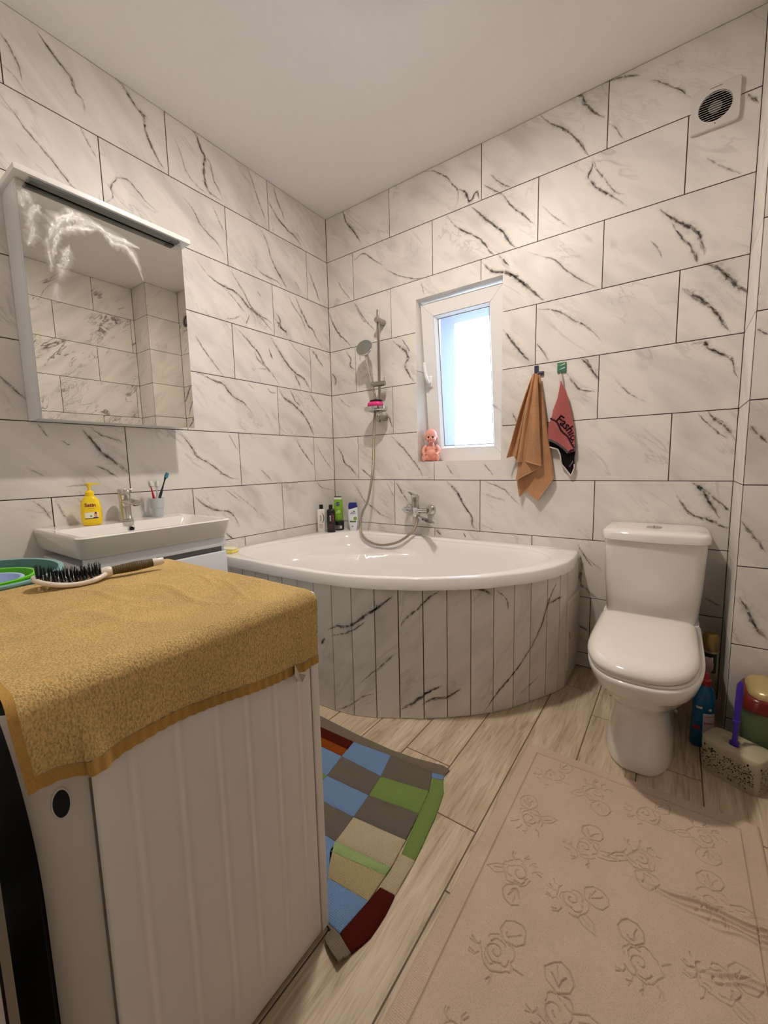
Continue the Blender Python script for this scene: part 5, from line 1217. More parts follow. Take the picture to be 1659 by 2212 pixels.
def drape(bottom, top, y0, pleats, amp, seed, nv=26, per=7, bow=0.0):
    """one layer of a hanging towel: from a narrow gathered top down to a hem given as (x, z) points"""
    B = []
    for a, b in zip(bottom[:-1], bottom[1:]):
        for k_ in range(per): B.append((a[0] + (b[0] - a[0]) * k_ / per, a[1] + (b[1] - a[1]) * k_ / per))
    B.append(bottom[-1]); nu = len(B) - 1; V = []
    for j in range(nv + 1):
        v = j / nv
        for i, (bx, bz) in enumerate(B):
            u = i / nu
            tx = top[0] + (top[1] - top[0]) * u; tz = top[2]
            z = tz + (bz - tz) * v; x = tx + (bx - tx) * (v ** (1.0 + bow))
            y = y0 - amp * math.sin(pleats * math.pi * u + seed) * min(1, v * 2.2 + 0.25) - 0.010 * math.sin(math.pi * min(v * 1.2, 1)) + 0.002 * mnoise.noise(Vector((x * 40, z * 25, seed)))
            V.append((x, min(y, -0.006), z))
    F = []
    for j in range(nv):
        for i in range(nu):
            a = j * (nu + 1) + i; F.append((a, a + 1, a + nu + 2, a + nu + 1))
    hem = V[nv * (nu + 1):]
    return V, F, hem
ochre = cloth_material('brown_terry', (196, 146, 108), 0.62, 380, 0.55)
ochre_h = mat('brown_hem', (192, 158, 122), 0.9, bump=0.3, bscale=500)
bt = empty('bath_towel', (1.443, 0.0, 1.514), label='brown terry towel hanging in folds from the navy hook', category='towel')
tl_mb, hem_mb = MB(), MB()
layers = [drape([(1.350, 0.985), (1.364, 0.888), (1.389, 0.923), (1.460, 0.869), (1.536, 0.988), (1.512, 1.150)], (1.432, 1.458, 1.516), -0.026, 3.4, 0.008, 0.5, bow=-0.05),
          drape([(1.301, 1.100), (1.335, 1.112), (1.356, 1.086), (1.354, 0.980), (1.481, 1.050)], (1.428, 1.450, 1.516), -0.048, 5.0, 0.013, 1.8, bow=-0.04),
          drape([(1.360, 1.075), (1.398, 1.080), (1.483, 1.054)], (1.436, 1.456, 1.516), -0.068, 3.0, 0.010, 0.3, bow=-0.02)]
for V, F, hm in layers:
    tl_mb.add(V, F); hem_mb.tube(hm, 0.0030, 6)
o = local(tl_mb, bt).build('towel_cloth', ochre, bt, smooth=80, clean=False)
sm = o.modifiers.new('thickness', 'SOLIDIFY'); sm.thickness = 0.005; sm.offset = 0
local(hem_mb, bt).build('towel_hem', ochre_h, bt, smooth=60)
local(MB().tube([(1.442, -0.034, 1.512), (1.440, -0.034, 1.522), (1.444, -0.034, 1.522), (1.446, -0.034, 1.512)], 0.002, 6), bt).build('hanging_loop', ochre_h, bt)

# pink hand towel
pink = cloth_material('pink_terry', (184, 104, 104), 0.72, 420, 0.4); dkst = cloth_material('dark_print', (64, 40, 44), 0.7, 420, 0.4); grst = cloth_material('grey_band', (98, 88, 90), 0.7, 420, 0.4)
blkc = cloth_material('black_back', (26, 22, 24), 0.7, 420, 0.4); whc = cloth_material('white_piping', (222, 208, 202), 0.8, 420, 0.3)
ht = empty('hand_towel', (1.56, 0.0, 1.50), label='pink hand towel with dark stripe and lettering hanging from the green hook', category='towel')
pl_z = [1.470, 1.459, 1.387, 1.329, 1.303, 1.264, 1.231, 1.190, 1.149, 1.10]; pl_x = [1.560, 1.560, 1.549, 1.529, 1.526, 1.512, 1.507, 1.508, 1.512, 1.520]
pr_z = [1.470, 1.459, 1.415, 1.335, 1.269, 1.203, 1.144, 1.10]; pr_x = [1.564, 1.567, 1.587, 1.608, 1.621, 1.629, 1.634, 1.634]
def ptw(x, z):
    q = (x - 1.505) / 0.13
    return -0.030 - 0.010 * math.sin(q * 5.2 + (1.5 - z) * 3.0) * min(1, (1.50 - z) * 5) - 0.006 * math.sin(q * math.pi)
def low(x):      # lower edge of the pink front
    return float(np.interp(x, [1.500, 1.509, 1.539, 1.572, 1.605, 1.636], [1.192, 1.188, 1.175, 1.150, 1.115, 1.122]))
NU, NV = 26, 44
def pfn(u, v):
    zt = 1.468 - (1.468 - 1.10) * v
    for _ in range(4):
        x = interp(pl_z[::-1], pl_x[::-1], zt) * (1 - u) + interp(pr_z[::-1], pr_x[::-1], zt) * u
        z = 1.468 - (1.468 - low(x)) * v; zt = z
    return (x, ptw(x, z), z)
mbp = MB().grid(pfn, NU, NV)
po_ = local(mbp, ht).build('pink_front', pink, ht, smooth=80, clean=False); sm = po_.modifiers.new('thickness', 'SOLIDIFY'); sm.thickness = 0.004; sm.offset = 0
def strip_on(line, wd, name, m, off=0.0032, thick=0.0008):
    L_ = catmull([(a, b, 0) for a, b in line], 6); V = []; n = len(L_)
    for i, p in enumerate(L_):
        q = (L_[min(i + 1, n - 1)] - L_[max(i - 1, 0)]).normalized(); s_ = Vector((-q.y, q.x, 0)) * wd
        for k_ in (-1, 0, 1):
            r = p + s_ * k_; V.append((r.x, ptw(r.x, r.y) - off, r.y))
    F = []
    for i in range(n - 1):
        a = 3 * i; F += [(a, a + 1, a + 4, a + 3), (a + 1, a + 2, a + 5, a + 4)]
    o = local(MB().add(V, F), ht).build(name, m, ht, smooth=80, clean=False)
    return o
strip_on([(1.517, 1.291), (1.550, 1.268), (1.570, 1.226), (1.599, 1.195), (1.616, 1.161), (1.632, 1.137)], 0.0042, 'dark_stripe', dkst)
strip_on([(1.608, 1.117), (1.618, 1.126), (1.632, 1.128)], 0.0060, 'dark_stripe', dkst)
strip_on([(1.509, 1.185), (1.539, 1.172), (1.572, 1.147), (1.603, 1.114)], 0.0055, 'grey_band', grst)
tx = text_mesh('Fashion', 0.056, 0.0003, align='LEFT', bold=0.0010)
curve = catmull([(1.548, 1.286, 0), (1.579, 1.259, 0), (1.608, 1.221, 0), (1.627, 1.180, 0), (1.634, 1.150, 0), (1.638, 1.12, 0)], 12)
clen = [0.0]
for a, b in zip(curve[:-1], curve[1:]): clen.append(clen[-1] + (b - a).length)
for v in tx.vertices:
    s_ = max(0.0, min(v.co.x * 0.98, clen[-1] - 1e-5)); i = max(j for j in range(len(clen) - 1) if clen[j] <= s_)
    d = (curve[i + 1] - curve[i]).normalized(); nn = Vector((-d.y, d.x, 0)); p = curve[i] + d * (s_ - clen[i]) + nn * (v.co.y + 0.004)
    xr = interp(pr_z[::-1], pr_x[::-1], p.y)
    over = max(0.0, p.x - (xr - 0.001)); xx = p.x - over
    v.co = (xx - 1.56, ptw(xx, p.y) - 0.0035 + min(over * 0.6, 0.003), p.y - 1.50)
make_obj('towel_lettering', tx, dkst, ht)
# folded-back dark reverse with white piping below the pink front
dl = [(1.512, 1.192), (1.514, 1.147), (1.553, 1.134), (1.564, 1.106), (1.571, 1.059), (1.616, 1.000)]; dr_ = [(1.630, 1.20), (1.634, 1.144), (1.634, 1.117), (1.630, 1.088), (1.633, 1.038), (1.618, 1.000)]
def dfn(u, v):
    i = v * 5; k_ = min(int(i), 4); f = i - k_
    a = (dl[k_][0] * (1 - f) + dl[k_ + 1][0] * f, dl[k_][1] * (1 - f) + dl[k_ + 1][1] * f); b = (dr_[k_][0] * (1 - f) + dr_[k_ + 1][0] * f, dr_[k_][1] * (1 - f) + dr_[k_ + 1][1] * f)
    x, z = a[0] * (1 - u) + b[0] * u, a[1] * (1 - u) + b[1] * u
    return (x, ptw(x, max(z, 1.1)) + 0.012, z)
o = local(MB().grid(dfn, 14, 30), ht).build('dark_reverse', blkc, ht, smooth=80, clean=False); sm = o.modifiers.new('thickness', 'SOLIDIFY'); sm.thickness = 0.003; sm.offset = 0
local(MB().tube([Vector(dfn(0, t)) + Vector((0, -0.002, 0)) for t in np.linspace(0.2, 1, 22)] + [Vector(dfn(1, t)) + Vector((0, -0.002, 0)) for t in np.linspace(0.99, 0.72, 8)], 0.0034, 8), ht).build('white_piping', whc, ht, smooth=60)
strip_on([(1.608, 1.045), (1.618, 1.06), (1.626, 1.075)], 0.004, 'grey_patch', grst, off=-0.0085)
# white back edge on the upper left and the hanging loop
we = [(1.552, 1.455), (1.562, 1.456), (1.545, 1.385), (1.527, 1.330), (1.529, 1.36), (1.538, 1.41)]
local(MB().add([(1.549, -0.026, 1.458), (1.562, -0.030, 1.460), (1.548, -0.034, 1.388), (1.530, -0.034, 1.332), (1.531, -0.024, 1.37), (1.540, -0.024, 1.42)], [(0, 1, 2), (0, 2, 5), (5, 2, 4), (4, 2, 3)]), ht).build('white_reverse', whc, ht, clean=False)
local(MB().tube(catmull([(1.556, -0.030, 1.462), (1.555, -0.030, 1.490), (1.557, -0.030, 1.506), (1.560, -0.030, 1.490), (1.563, -0.031, 1.462)], 6), 0.0035, 8), ht).build('hanging_loop', whc, ht, smooth=60)

# ------------------------------------------------------------------ doll on the window sill
dskin = mat('doll_pink_vinyl', (228, 156, 138), 0.35)
doll = empty('doll', (0.772, 0.066, WZ0), R_(24), 'bald pink vinyl baby doll sitting on the window sill', 'doll')
db = MB()
def ball(c, r, n=16):
    rx, ry, rz = r if isinstance(r, tuple) else (r, r, r)
    bm = bmesh.new(); bmesh.ops.create_uvsphere(bm, u_segments=n, v_segments=n, radius=1)
    db.bm(bm, 0, Matrix.Translation(c) @ Matrix.Diagonal((rx, ry, rz, 1)))
def limb(ps, rs): db.tube(catmull(ps, 4), [interp(np.linspace(0, 1, len(rs)), rs, t) for t in np.linspace(0, 1, (len(ps) - 1) * 4 + 1)], 12); ball(ps[0], rs[0]); ball(ps[-1], rs[-1])
ball((0, 0.002, 0.162), (0.0375, 0.041, 0.043)); ball((0, -0.008, 0.144), (0.032, 0.033, 0.027)); ball((-0.016, -0.026, 0.138), 0.013); ball((0.016, -0.026, 0.138), 0.013); ball((0, -0.0385, 0.1445), (0.0048, 0.0055, 0.0045)); ball((0, -0.033, 0.124), (0.010, 0.008, 0.006))
for s_ in (-1, 1): ball((s_ * 0.037, 0.004, 0.147), (0.006, 0.007, 0.010))
limb([(0, 0.004, 0.115), (0, 0.004, 0.098)], [0.017, 0.019])
ball((0, 0.006, 0.078), (0.034, 0.025, 0.030)); ball((0, 0.000, 0.046), (0.037, 0.031, 0.036)); ball((0, 0.008, 0.025), (0.037, 0.031, 0.025))
for s_ in (-1, 1):
    limb([(s_ * 0.034, 0.006, 0.094), (s_ * 0.049, -0.002, 0.072), (s_ * 0.047, -0.016, 0.054), (s_ * 0.038, -0.034, 0.046)], [0.0125, 0.0125, 0.0110, 0.0085])
    for k_ in range(3): limb([(s_ * (0.034 + 0.004 * k_), -0.038, 0.046), (s_ * (0.028 + 0.006 * k_), -0.046, 0.050 - 0.004 * k_)], [0.0038, 0.0030])
    limb([(s_ * 0.024, -0.008, 0.020), (s_ * 0.038, -0.026, 0.024), (s_ * 0.042, -0.044, 0.018)], [0.0195, 0.0165, 0.0125])
    ball((s_ * 0.043, -0.054, 0.021), (0.0125, 0.011, 0.021)); ball((s_ * 0.041, -0.060, 0.038), 0.0060)
do = db.build('doll_body', dskin, doll, smooth=80, clean=True)
rm = do.modifiers.new('one_skin', 'REMESH'); rm.mode = 'VOXEL'; rm.voxel_size = 0.0016; rm.use_smooth_shade = True
sm2 = do.modifiers.new('soften', 'SMOOTH'); sm2.factor = 0.5; sm2.iterations = 4
for s_ in (-1, 1):
    e = MB().lathe([(0.0062, 0.0), (0.0055, 0.0022), (0.002, 0.0034)], 16, c=(s_ * 0.0135, -0.0372, 0.1505), axis='Y')
    eo = e.build('eye', mat('doll_eye', (52, 26, 26), 0.15), doll)
MB().tube(catmull([(-0.0065, -0.0386, 0.1315), (0, -0.0412, 0.1298), (0.0065, -0.0386, 0.1315)], 5), 0.0013, 8).build('mouth', mat('doll_lips', (196, 66, 70), 0.3), doll)

# ------------------------------------------------------------------ washing machine, its door facing the bath
WMX0, WMX1, WMY0, WMY1, WMZ = 0.848, 1.441, -2.150, -1.665, 0.815
wm = empty('washing_machine', ((WMX0 + WMX1) / 2, (WMY0 + WMY1) / 2, 0), label='white washing machine with ribbed side panel under the mustard towel', category='washing machine')
def wl(mb): return local(mb, wm)
wl(MB().rbox((WMX0, WMY0 + 0.03, 0.020), (WMX1 - 0.012, WMY1 - 0.022, WMZ - 0.03), 0.004)).build('cabinet', M['enamel'], wm)
ribs = [-2.043, -1.978, -1.911, -1.853, -1.787, -1.728]
ys0, ys1, zs0, zs1 = -2.088, -1.6880, 0.014, WMZ - 0.024
def side(u, v):
    y = ys0 + (ys1 - ys0) * u; z = zs0 + (zs1 - zs0) * v; x = WMX1
    edge = min(1.0, (z - 0.075) / 0.02) if z > 0.075 else 0.0
    edge *= min(1.0, max(0.0, (0.78 - z) / 0.02))
    for r in ribs:
        d = (y - r) / 0.0045
        x += edge * (0.0012 * math.exp(-d * d) - 0.0014 * math.exp(-((y - r - 0.009) / 0.0045) ** 2))
    e = min(y - ys0, ys1 - y, z - zs0)
    if e < 0.0025: x -= (0.0025 - e) * 1.0
    return (x, y, z)
sp_ = MB().grid(side, 220, 60)
wl(sp_).build('side_panel', M['enamel'], wm, smooth=40, clean=False)
# rear corner post, rounded, with the transport hole
def post(u, v):
    z = 0.014 + (WMZ - 0.024 - 0.014) * v; t = u * 1.45
    fl = 0.022 * max(0.0, (z - 0.50) / 0.30) ** 2
    return (WMX1 - 0.007 - 0.030 * (1 - math.cos(t)), -2.090 - (0.054 + fl) * math.sin(t), z)
wl(MB().grid(post, 16, 30, flip=True)).build('rear_post', M['enamel_grey'], wm, smooth=60, clean=False)
wl(MB().box((WMX0 + 0.05, WMY0 + 0.004, 0.05), (WMX1 - 0.045, WMY0 + 0.032, WMZ - 0.05))).build('gap_shade_panel', M['black'], wm)  # black paints the shade of the gap between machine and wall
hz = MB(); hp_ = [(0.0085 * math.cos(q), 0.0195 * math.sin(q)) for q in np.linspace(0, 2 * math.pi, 28, endpoint=False)]
def post_x(y):
    return WMX1 - 0.007 - 0.030 * (1 - math.sqrt(max(0.0, 1 - min(1.0, (-2.090 - y) / 0.0585) ** 2)))
def hring(k_, off): return [(post_x(-2.1205 + a * k_) + off, -2.1205 + a * k_, 0.655 + b * k_) for a, b in hp_]
hz.loft([hring(1.2, 0.0004), hring(1.14, 0.0030), hring(1.0, 0.0030), hring(0.97, 0.0012)], False, False)
wl(hz).build('hole_rim', M['enamel_grey'], wm)
wl(MB().add(hring(0.99, 0.0022), [tuple(range(28))])).build('transport_hole', M['dark'], wm)
wl(MB().rbox((WMX0 - 0.002, WMY1 - 0.0215, 0.014), (WMX1 + 0.001, WMY1, WMZ - 0.022), 0.003)).build('front_panel', M['enamel'], wm)
wl(MB().rbox((WMX0 - 0.002, WMY0 - 0.006, WMZ - 0.022), (WMX1 + 0.003, WMY1 + 0.002, WMZ), 0.009)).build('top_panel', M['enamel'], wm)
wl(MB().rbox((WMX0 + 0.01, WMY1 - 0.002, WMZ - 0.135), (WMX1 - 0.01, WMY1 + 0.006, WMZ - 0.03), 0.004)).build('control_panel', M['enamel_grey'], wm)
wl(MB().lathe([(0.03, -0.004), (0.03, -0.020), (0.025, -0.026), (0.004, -0.026)], 28, c=(1.147, WMY1, WMZ - 0.082), axis='Y')).build('programme_dial', M['chrome_dull'], wm)
dc = (1.147, WMY1, 0.40)
door = wl(MB().lathe([(0.175, 0.0), (0.175, -0.022), (0.160, -0.032), (0.128, -0.028), (0.120, -0.012)], 48, c=dc, axis='Y', cap0=False, cap1=False)).build('door', M['enamel_grey'], wm)
dg_ = wl(MB().lathe([(0.121, -0.012), (0.115, -0.030), (0.08, -0.042), (0.01, -0.046)], 48, c=dc, axis='Y')).build('door_glass', M['black'], wm, smooth=60)
for xx in (WMX0 + 0.045, WMX1 - 0.045):
    for yy in (WMY0 + 0.06, WMY1 - 0.05):
        wl(MB().lathe([(0.024, 0.0), (0.024, 0.010), (0.012, 0.014), (0.012, 0.034)], 18, c=(xx, yy, 0))).build('foot', M['hatch'], wm)

# ------------------------------------------------------------------ mustard towel over the machine
must = cloth_material('mustard_terry', (232, 198, 132), 0.52, 400, 1.0, (1.0, 1.0, 0.55), 0.10)
must_h = cloth_material('mustard_hem', (190, 150, 84), 0.75, 260, 0.4, (1.0, 6.0, 1.0), 0.14)
mt = empty('terry_towel', (1.15, -1.9, WMZ), label='mustard terry towel draped over the washing machine top', category='towel')
EX = WMX1 + 0.010; RAD = 0.026; ZTOP = WMZ + 0.0045
hem_y = [-2.17, -2.144, -2.104, -2.067, -1.979, -1.867, -1.758, -1.66]; hem_z = [0.700, 0.697, 0.693, 0.695, 0.694, 0.680, 0.667, 0.658]
lef_y = [-2.17, -2.03, -1.968, -1.895, -1.746, -1.66]; lef_x = [0.79, 0.80, 0.81, 0.835, 0.850, 0.858]
def wrinkle(x, y):
    z = 0.0022 * mnoise.noise(Vector((x * 9, y * 7, 0.3))) + 0.0012 * mnoise.noise(Vector((x * 30, y * 22, 1.7)))
    for (cx, cy, ax, ln, wd, h) in ((1.22, -1.84, 0.25, 0.20, 0.010, 0.0055), (1.10, -1.93, 0.45, 0.16, 0.009, 0.005), (1.30, -1.76, 0.05, 0.13, 0.008, 0.005), (1.25, -1.98, 0.6, 0.14, 0.012, 0.004), (1.36, -1.80, -0.5, 0.09, 0.008, 0.004), (1.02, -2.06, 0.3, 0.15, 0.012, 0.005), (1.18, -1.75, 0.15, 0.12, 0.006, 0.004)):
        dx, dy = x - cx, y - cy; a = dx * math.cos(ax) + dy * math.sin(ax); b = -dx * math.sin(ax) + dy * math.cos(ax) + 0.03 * math.sin(a * 16)
        z += h * math.exp(-(a / ln * 1.6) ** 2 - (b / wd) ** 2)
    return z
def tpoint(t, y):
    """t runs across the towel: over the top (metres) and on down the side"""
    xl = interp(lef_y, lef_x, y); flat = (EX - RAD) - xl; arc = RAD * math.pi / 2
    drop = (ZTOP - RAD) - interp(hem_y, hem_z, y)
    s_ = t * (flat + arc + drop)
    fr_ = max(0.0, (y + 1.682) / 0.012) if y > -1.682 else 0.0
    if s_ < flat:
        x = xl + s_; z = ZTOP + max(wrinkle(x, y) + 0.0015, -0.0005)
        if x < WMX0 + 0.012: z -= (WMX0 + 0.012 - x) * 0.35
        return (x, y, z - 0.006 * fr_ * fr_)
    k_ = 0.0014 * mnoise.noise(Vector((y * 30, 0.4, s_ * 12)))
    if s_ < flat + arc:
        a = (s_ - flat) / RAD; q = wrinkle(EX - RAD, y) * (1 - a / 1.57)
        return (EX - RAD + (RAD + q + k_) * math.sin(a), y, ZTOP - RAD + (RAD + q + 0.0015 * (1 - a / 1.57)) * math.cos(a) - 0.006 * fr_ * fr_ * (1 - a / 1.57))
    d = s_ - flat - arc; f = d / max(drop, 1e-6)
    x = EX + k_ + 0.0045 * math.sin(y * 24 + 1.0) * f + 0.016 * f ** 1.3 * math.exp(-((y + 2.088) / 0.022) ** 2) - 0.008 * f * math.exp(-((y + 2.135) / 0.018) ** 2) + 0.007 * f * math.exp(-((y + 1.715) / 0.014) ** 2)
    return (max(x, WMX1 + 0.0045), y + (0.010 * f if y < -2.10 else 0), ZTOP - RAD - d)
YT0, YT1 = -2.164, -1.670
HT = 0.976      # the last part of the drop is the woven hem
local(MB().grid(lambda u, v: tpoint(u * HT, YT0 + 0.009 + (YT1 - YT0 - 0.009) * v), 230, 200), mt).build('terry_cloth', must, mt, smooth=90, clean=False)
def hemfn(u, v):
    p = Vector(tpoint(HT + (1 - HT) * u, YT0 + (YT1 - YT0) * v)); p.x += 0.0012 + 0.0012 * math.sin(v * 190) * (1 if v < 0.98 else 0); return tuple(p)
local(MB().grid(hemfn, 6, 260), mt).build('towel_hem', must_h, mt, smooth=90, clean=False)
local(MB().grid(lambda u, v: tuple(Vector(tpoint(u, YT0 + 0.010 * v)) + Vector((0.0008, 0, 0.0008))), 160, 3), mt).build('side_hem', must_h, mt, smooth=90, clean=False)
tg = MB()
tg.add([(EX + 0.004, -1.742, 0.688), (EX + 0.013, -1.752, 0.672), (EX + 0.006, -1.738, 0.652), (EX + 0.003, -1.732, 0.664), (EX + 0.016, -1.725, 0.662), (EX + 0.007, -1.728, 0.644), (EX + 0.003, -1.741, 0.660), (EX + 0.004, -1.741, 0.650)],
       [(0, 1, 2, 3), (3, 4, 5, 2), (0, 3, 6), (6, 2, 7)])
local(tg, mt).build('care_label', mat('label_cloth', (206, 196, 182), 0.9), mt, clean=False)

# ------------------------------------------------------------------ hairbrush on the towel
hb_ = empty('hairbrush', (0.925, -2.000, ZTOP + 0.004), math.atan2(0.245, 0.058), 'white vented hairbrush with black bristles and olive grip on the mustard towel', 'hairbrush')
hbw = mat('brush_white', (226, 216, 204), 0.3); olive = mat('brush_olive_grip', (84, 70, 40), 0.6, bump=0.0)
def spine(t):      # t metres along the brush: banana-shaped head, then a rising handle
    if t < 0.128: return 0.004 + 0.020 * ((t - 0.078) / 0.078) ** 2
    return 0.0122 + (t - 0.128) * 0.055
frame_ = MB()
def headsec(t, hw):
    z = spine(t); return [(t, -hw, z - 0.001), (t, -hw + 0.004, z - 0.005), (t, hw - 0.004, z - 0.005), (t, hw, z - 0.001), (t, hw, z + 0.004), (t, hw - 0.005, z + 0.0055), (t, -hw + 0.005, z + 0.0055), (t, -hw, z + 0.004)]
hw_t = [0.0, 0.004, 0.015, 0.04, 0.075, 0.105, 0.120, 0.128]; hw_v = [0.012, 0.022, 0.030, 0.034, 0.035, 0.031, 0.022, 0.013]
# open, vented head: two rails, cross ribs
for sgn in (-1, 1):
    frame_.tube([(t, sgn * interp(hw_t, hw_v, t), spine(t)) for t in np.linspace(0.0, 0.128, 22)], 0.0055, 10)
frame_.tube([(0.0, y, spine(0)) for y in np.linspace(-0.012, 0.012, 5)], 0.0055, 10)
frame_.build('brush_frame', hbw, hb_, smooth=60)
clr = mat('brush_clear_rib', (150, 146, 142), 0.2)
for i in range(9):
    t = 0.014 + i * 0.0125; hw = interp(hw_t, hw_v, t)
    MB().tube([(t, y, spine(t) + 0.003 + 0.002 * math.cos(y / hw * 1.5)) for y in np.linspace(-hw, hw, 9)], 0.0030, 8).build('vent_rib', clr, hb_)
pad = MB()
for i in range(9):
    t = 0.008 + i * 0.0135; hw = interp(hw_t, hw_v, t) * 0.86
    pad.tube([(t + 0.003 * math.sin(y * 90), y, spine(t) + 0.006) for y in np.linspace(-hw, hw, 9)], 0.0028, 6)
pad.build('bristle_rows', M['black'], hb_)
bri = MB(); bg_ = random.Random(3)
for i in range(18):
    t = 0.006 + i * 0.0066; hw = interp(hw_t, hw_v, t) * 0.86; n = 13
    for j in range(n):
        y = -hw + 2 * hw * j / (n - 1); hgt = bg_.uniform(0.017, 0.026)
        p = Vector((t + bg_.uniform(-.0015, .0015), y, spine(t) + 0.006)); q = p + Vector((bg_.uniform(-.002, .002), bg_.uniform(-.003, .003), hgt))
        bri.tube([p, q], [0.0008, 0.0005], 4)
bo = bri.build('bristles', M['black'], hb_, clean=False); bo['kind'] = 'stuff'
MB().tube([(t, 0, spine(t) + 0.002) for t in (0.122, 0.130, 0.138, 0.143)], [0.012, 0.0125, 0.0125, 0.0105], 18).build('neck', hbw, hb_)
gp = MB(); gts = np.linspace(0.142, 0.232, 60)
gp.tube([(t, 0, spine(t) + 0.002) for t in gts], [float(np.interp(t, [0.142, 0.165, 0.19, 0.215, 0.232], [0.0098, 0.0110, 0.0122, 0.0110, 0.0098])) + 0.0005 * math.sin(i * 2.1) for i, t in enumerate(gts)], 24)
gp.build('grip', olive, hb_)
ec = MB().tube([(t, 0, spine(t) + 0.002) for t in (0.231, 0.236, 0.250, 0.256)], [0.0100, 0.0102, 0.0100, 0.0075], 18).build('end_cap', hbw, hb_)
MB().rbox((0.240, -0.003, spine(0.245) + 0.0108), (0.251, 0.003, spine(0.245) + 0.0128), 0.001).build('hang_slot', M['grey_plastic'], ec)

# ------------------------------------------------------------------ plastic tubs beyond the machine
def bowl_thing(name, loc, r, z1, h, m, label, cat, lip=0.010):
    t = empty(name, loc, 0, label, cat)
    MB().lathe([(0.002, 0.0), (r * 0.74, 0.0), (r * 0.78, 0.004), (r * 0.985, h - 0.006), (r + lip, h - 0.007), (r + lip, h - 0.002), (r + lip * 0.6, h), (r * 0.975, h - 0.001), (r * 0.765, 0.008), (r * 0.70, 0.005), (0.002, 0.005)], 56, cap0=False, cap1=False).build('tub_wall', m, t, smooth=50)
    return t
teal = mat('teal_plastic', (118, 166, 166), 0.3); lime = mat('lime_plastic', (92, 196, 20), 0.3); sky = mat('pale_blue_plastic', (176, 196, 236), 0.3)
tub_ = bowl_thing('plastic_tub', (0.645, -2.00, 0.0), 0.158, 0, 0.822, teal, 'tall round teal plastic tub beyond the washing machine', 'tub', 0.008)
tub_.rotation_euler = (0, R_(2.4), 0); tub_.location = (0.608, -2.035, 0.006)
bowl_thing('plastic_bowl', (0.664, -2.045, 0.738), 0.108, 0, 0.084, lime, 'lime green plastic bowl nested in the teal tub', 'bowl', 0.006)
bowl_thing('plastic_bowl', (0.684, -2.050, 0.755), 0.082, 0, 0.063, sky, 'pale blue plastic bowl nested in the green bowl', 'bowl', 0.006)

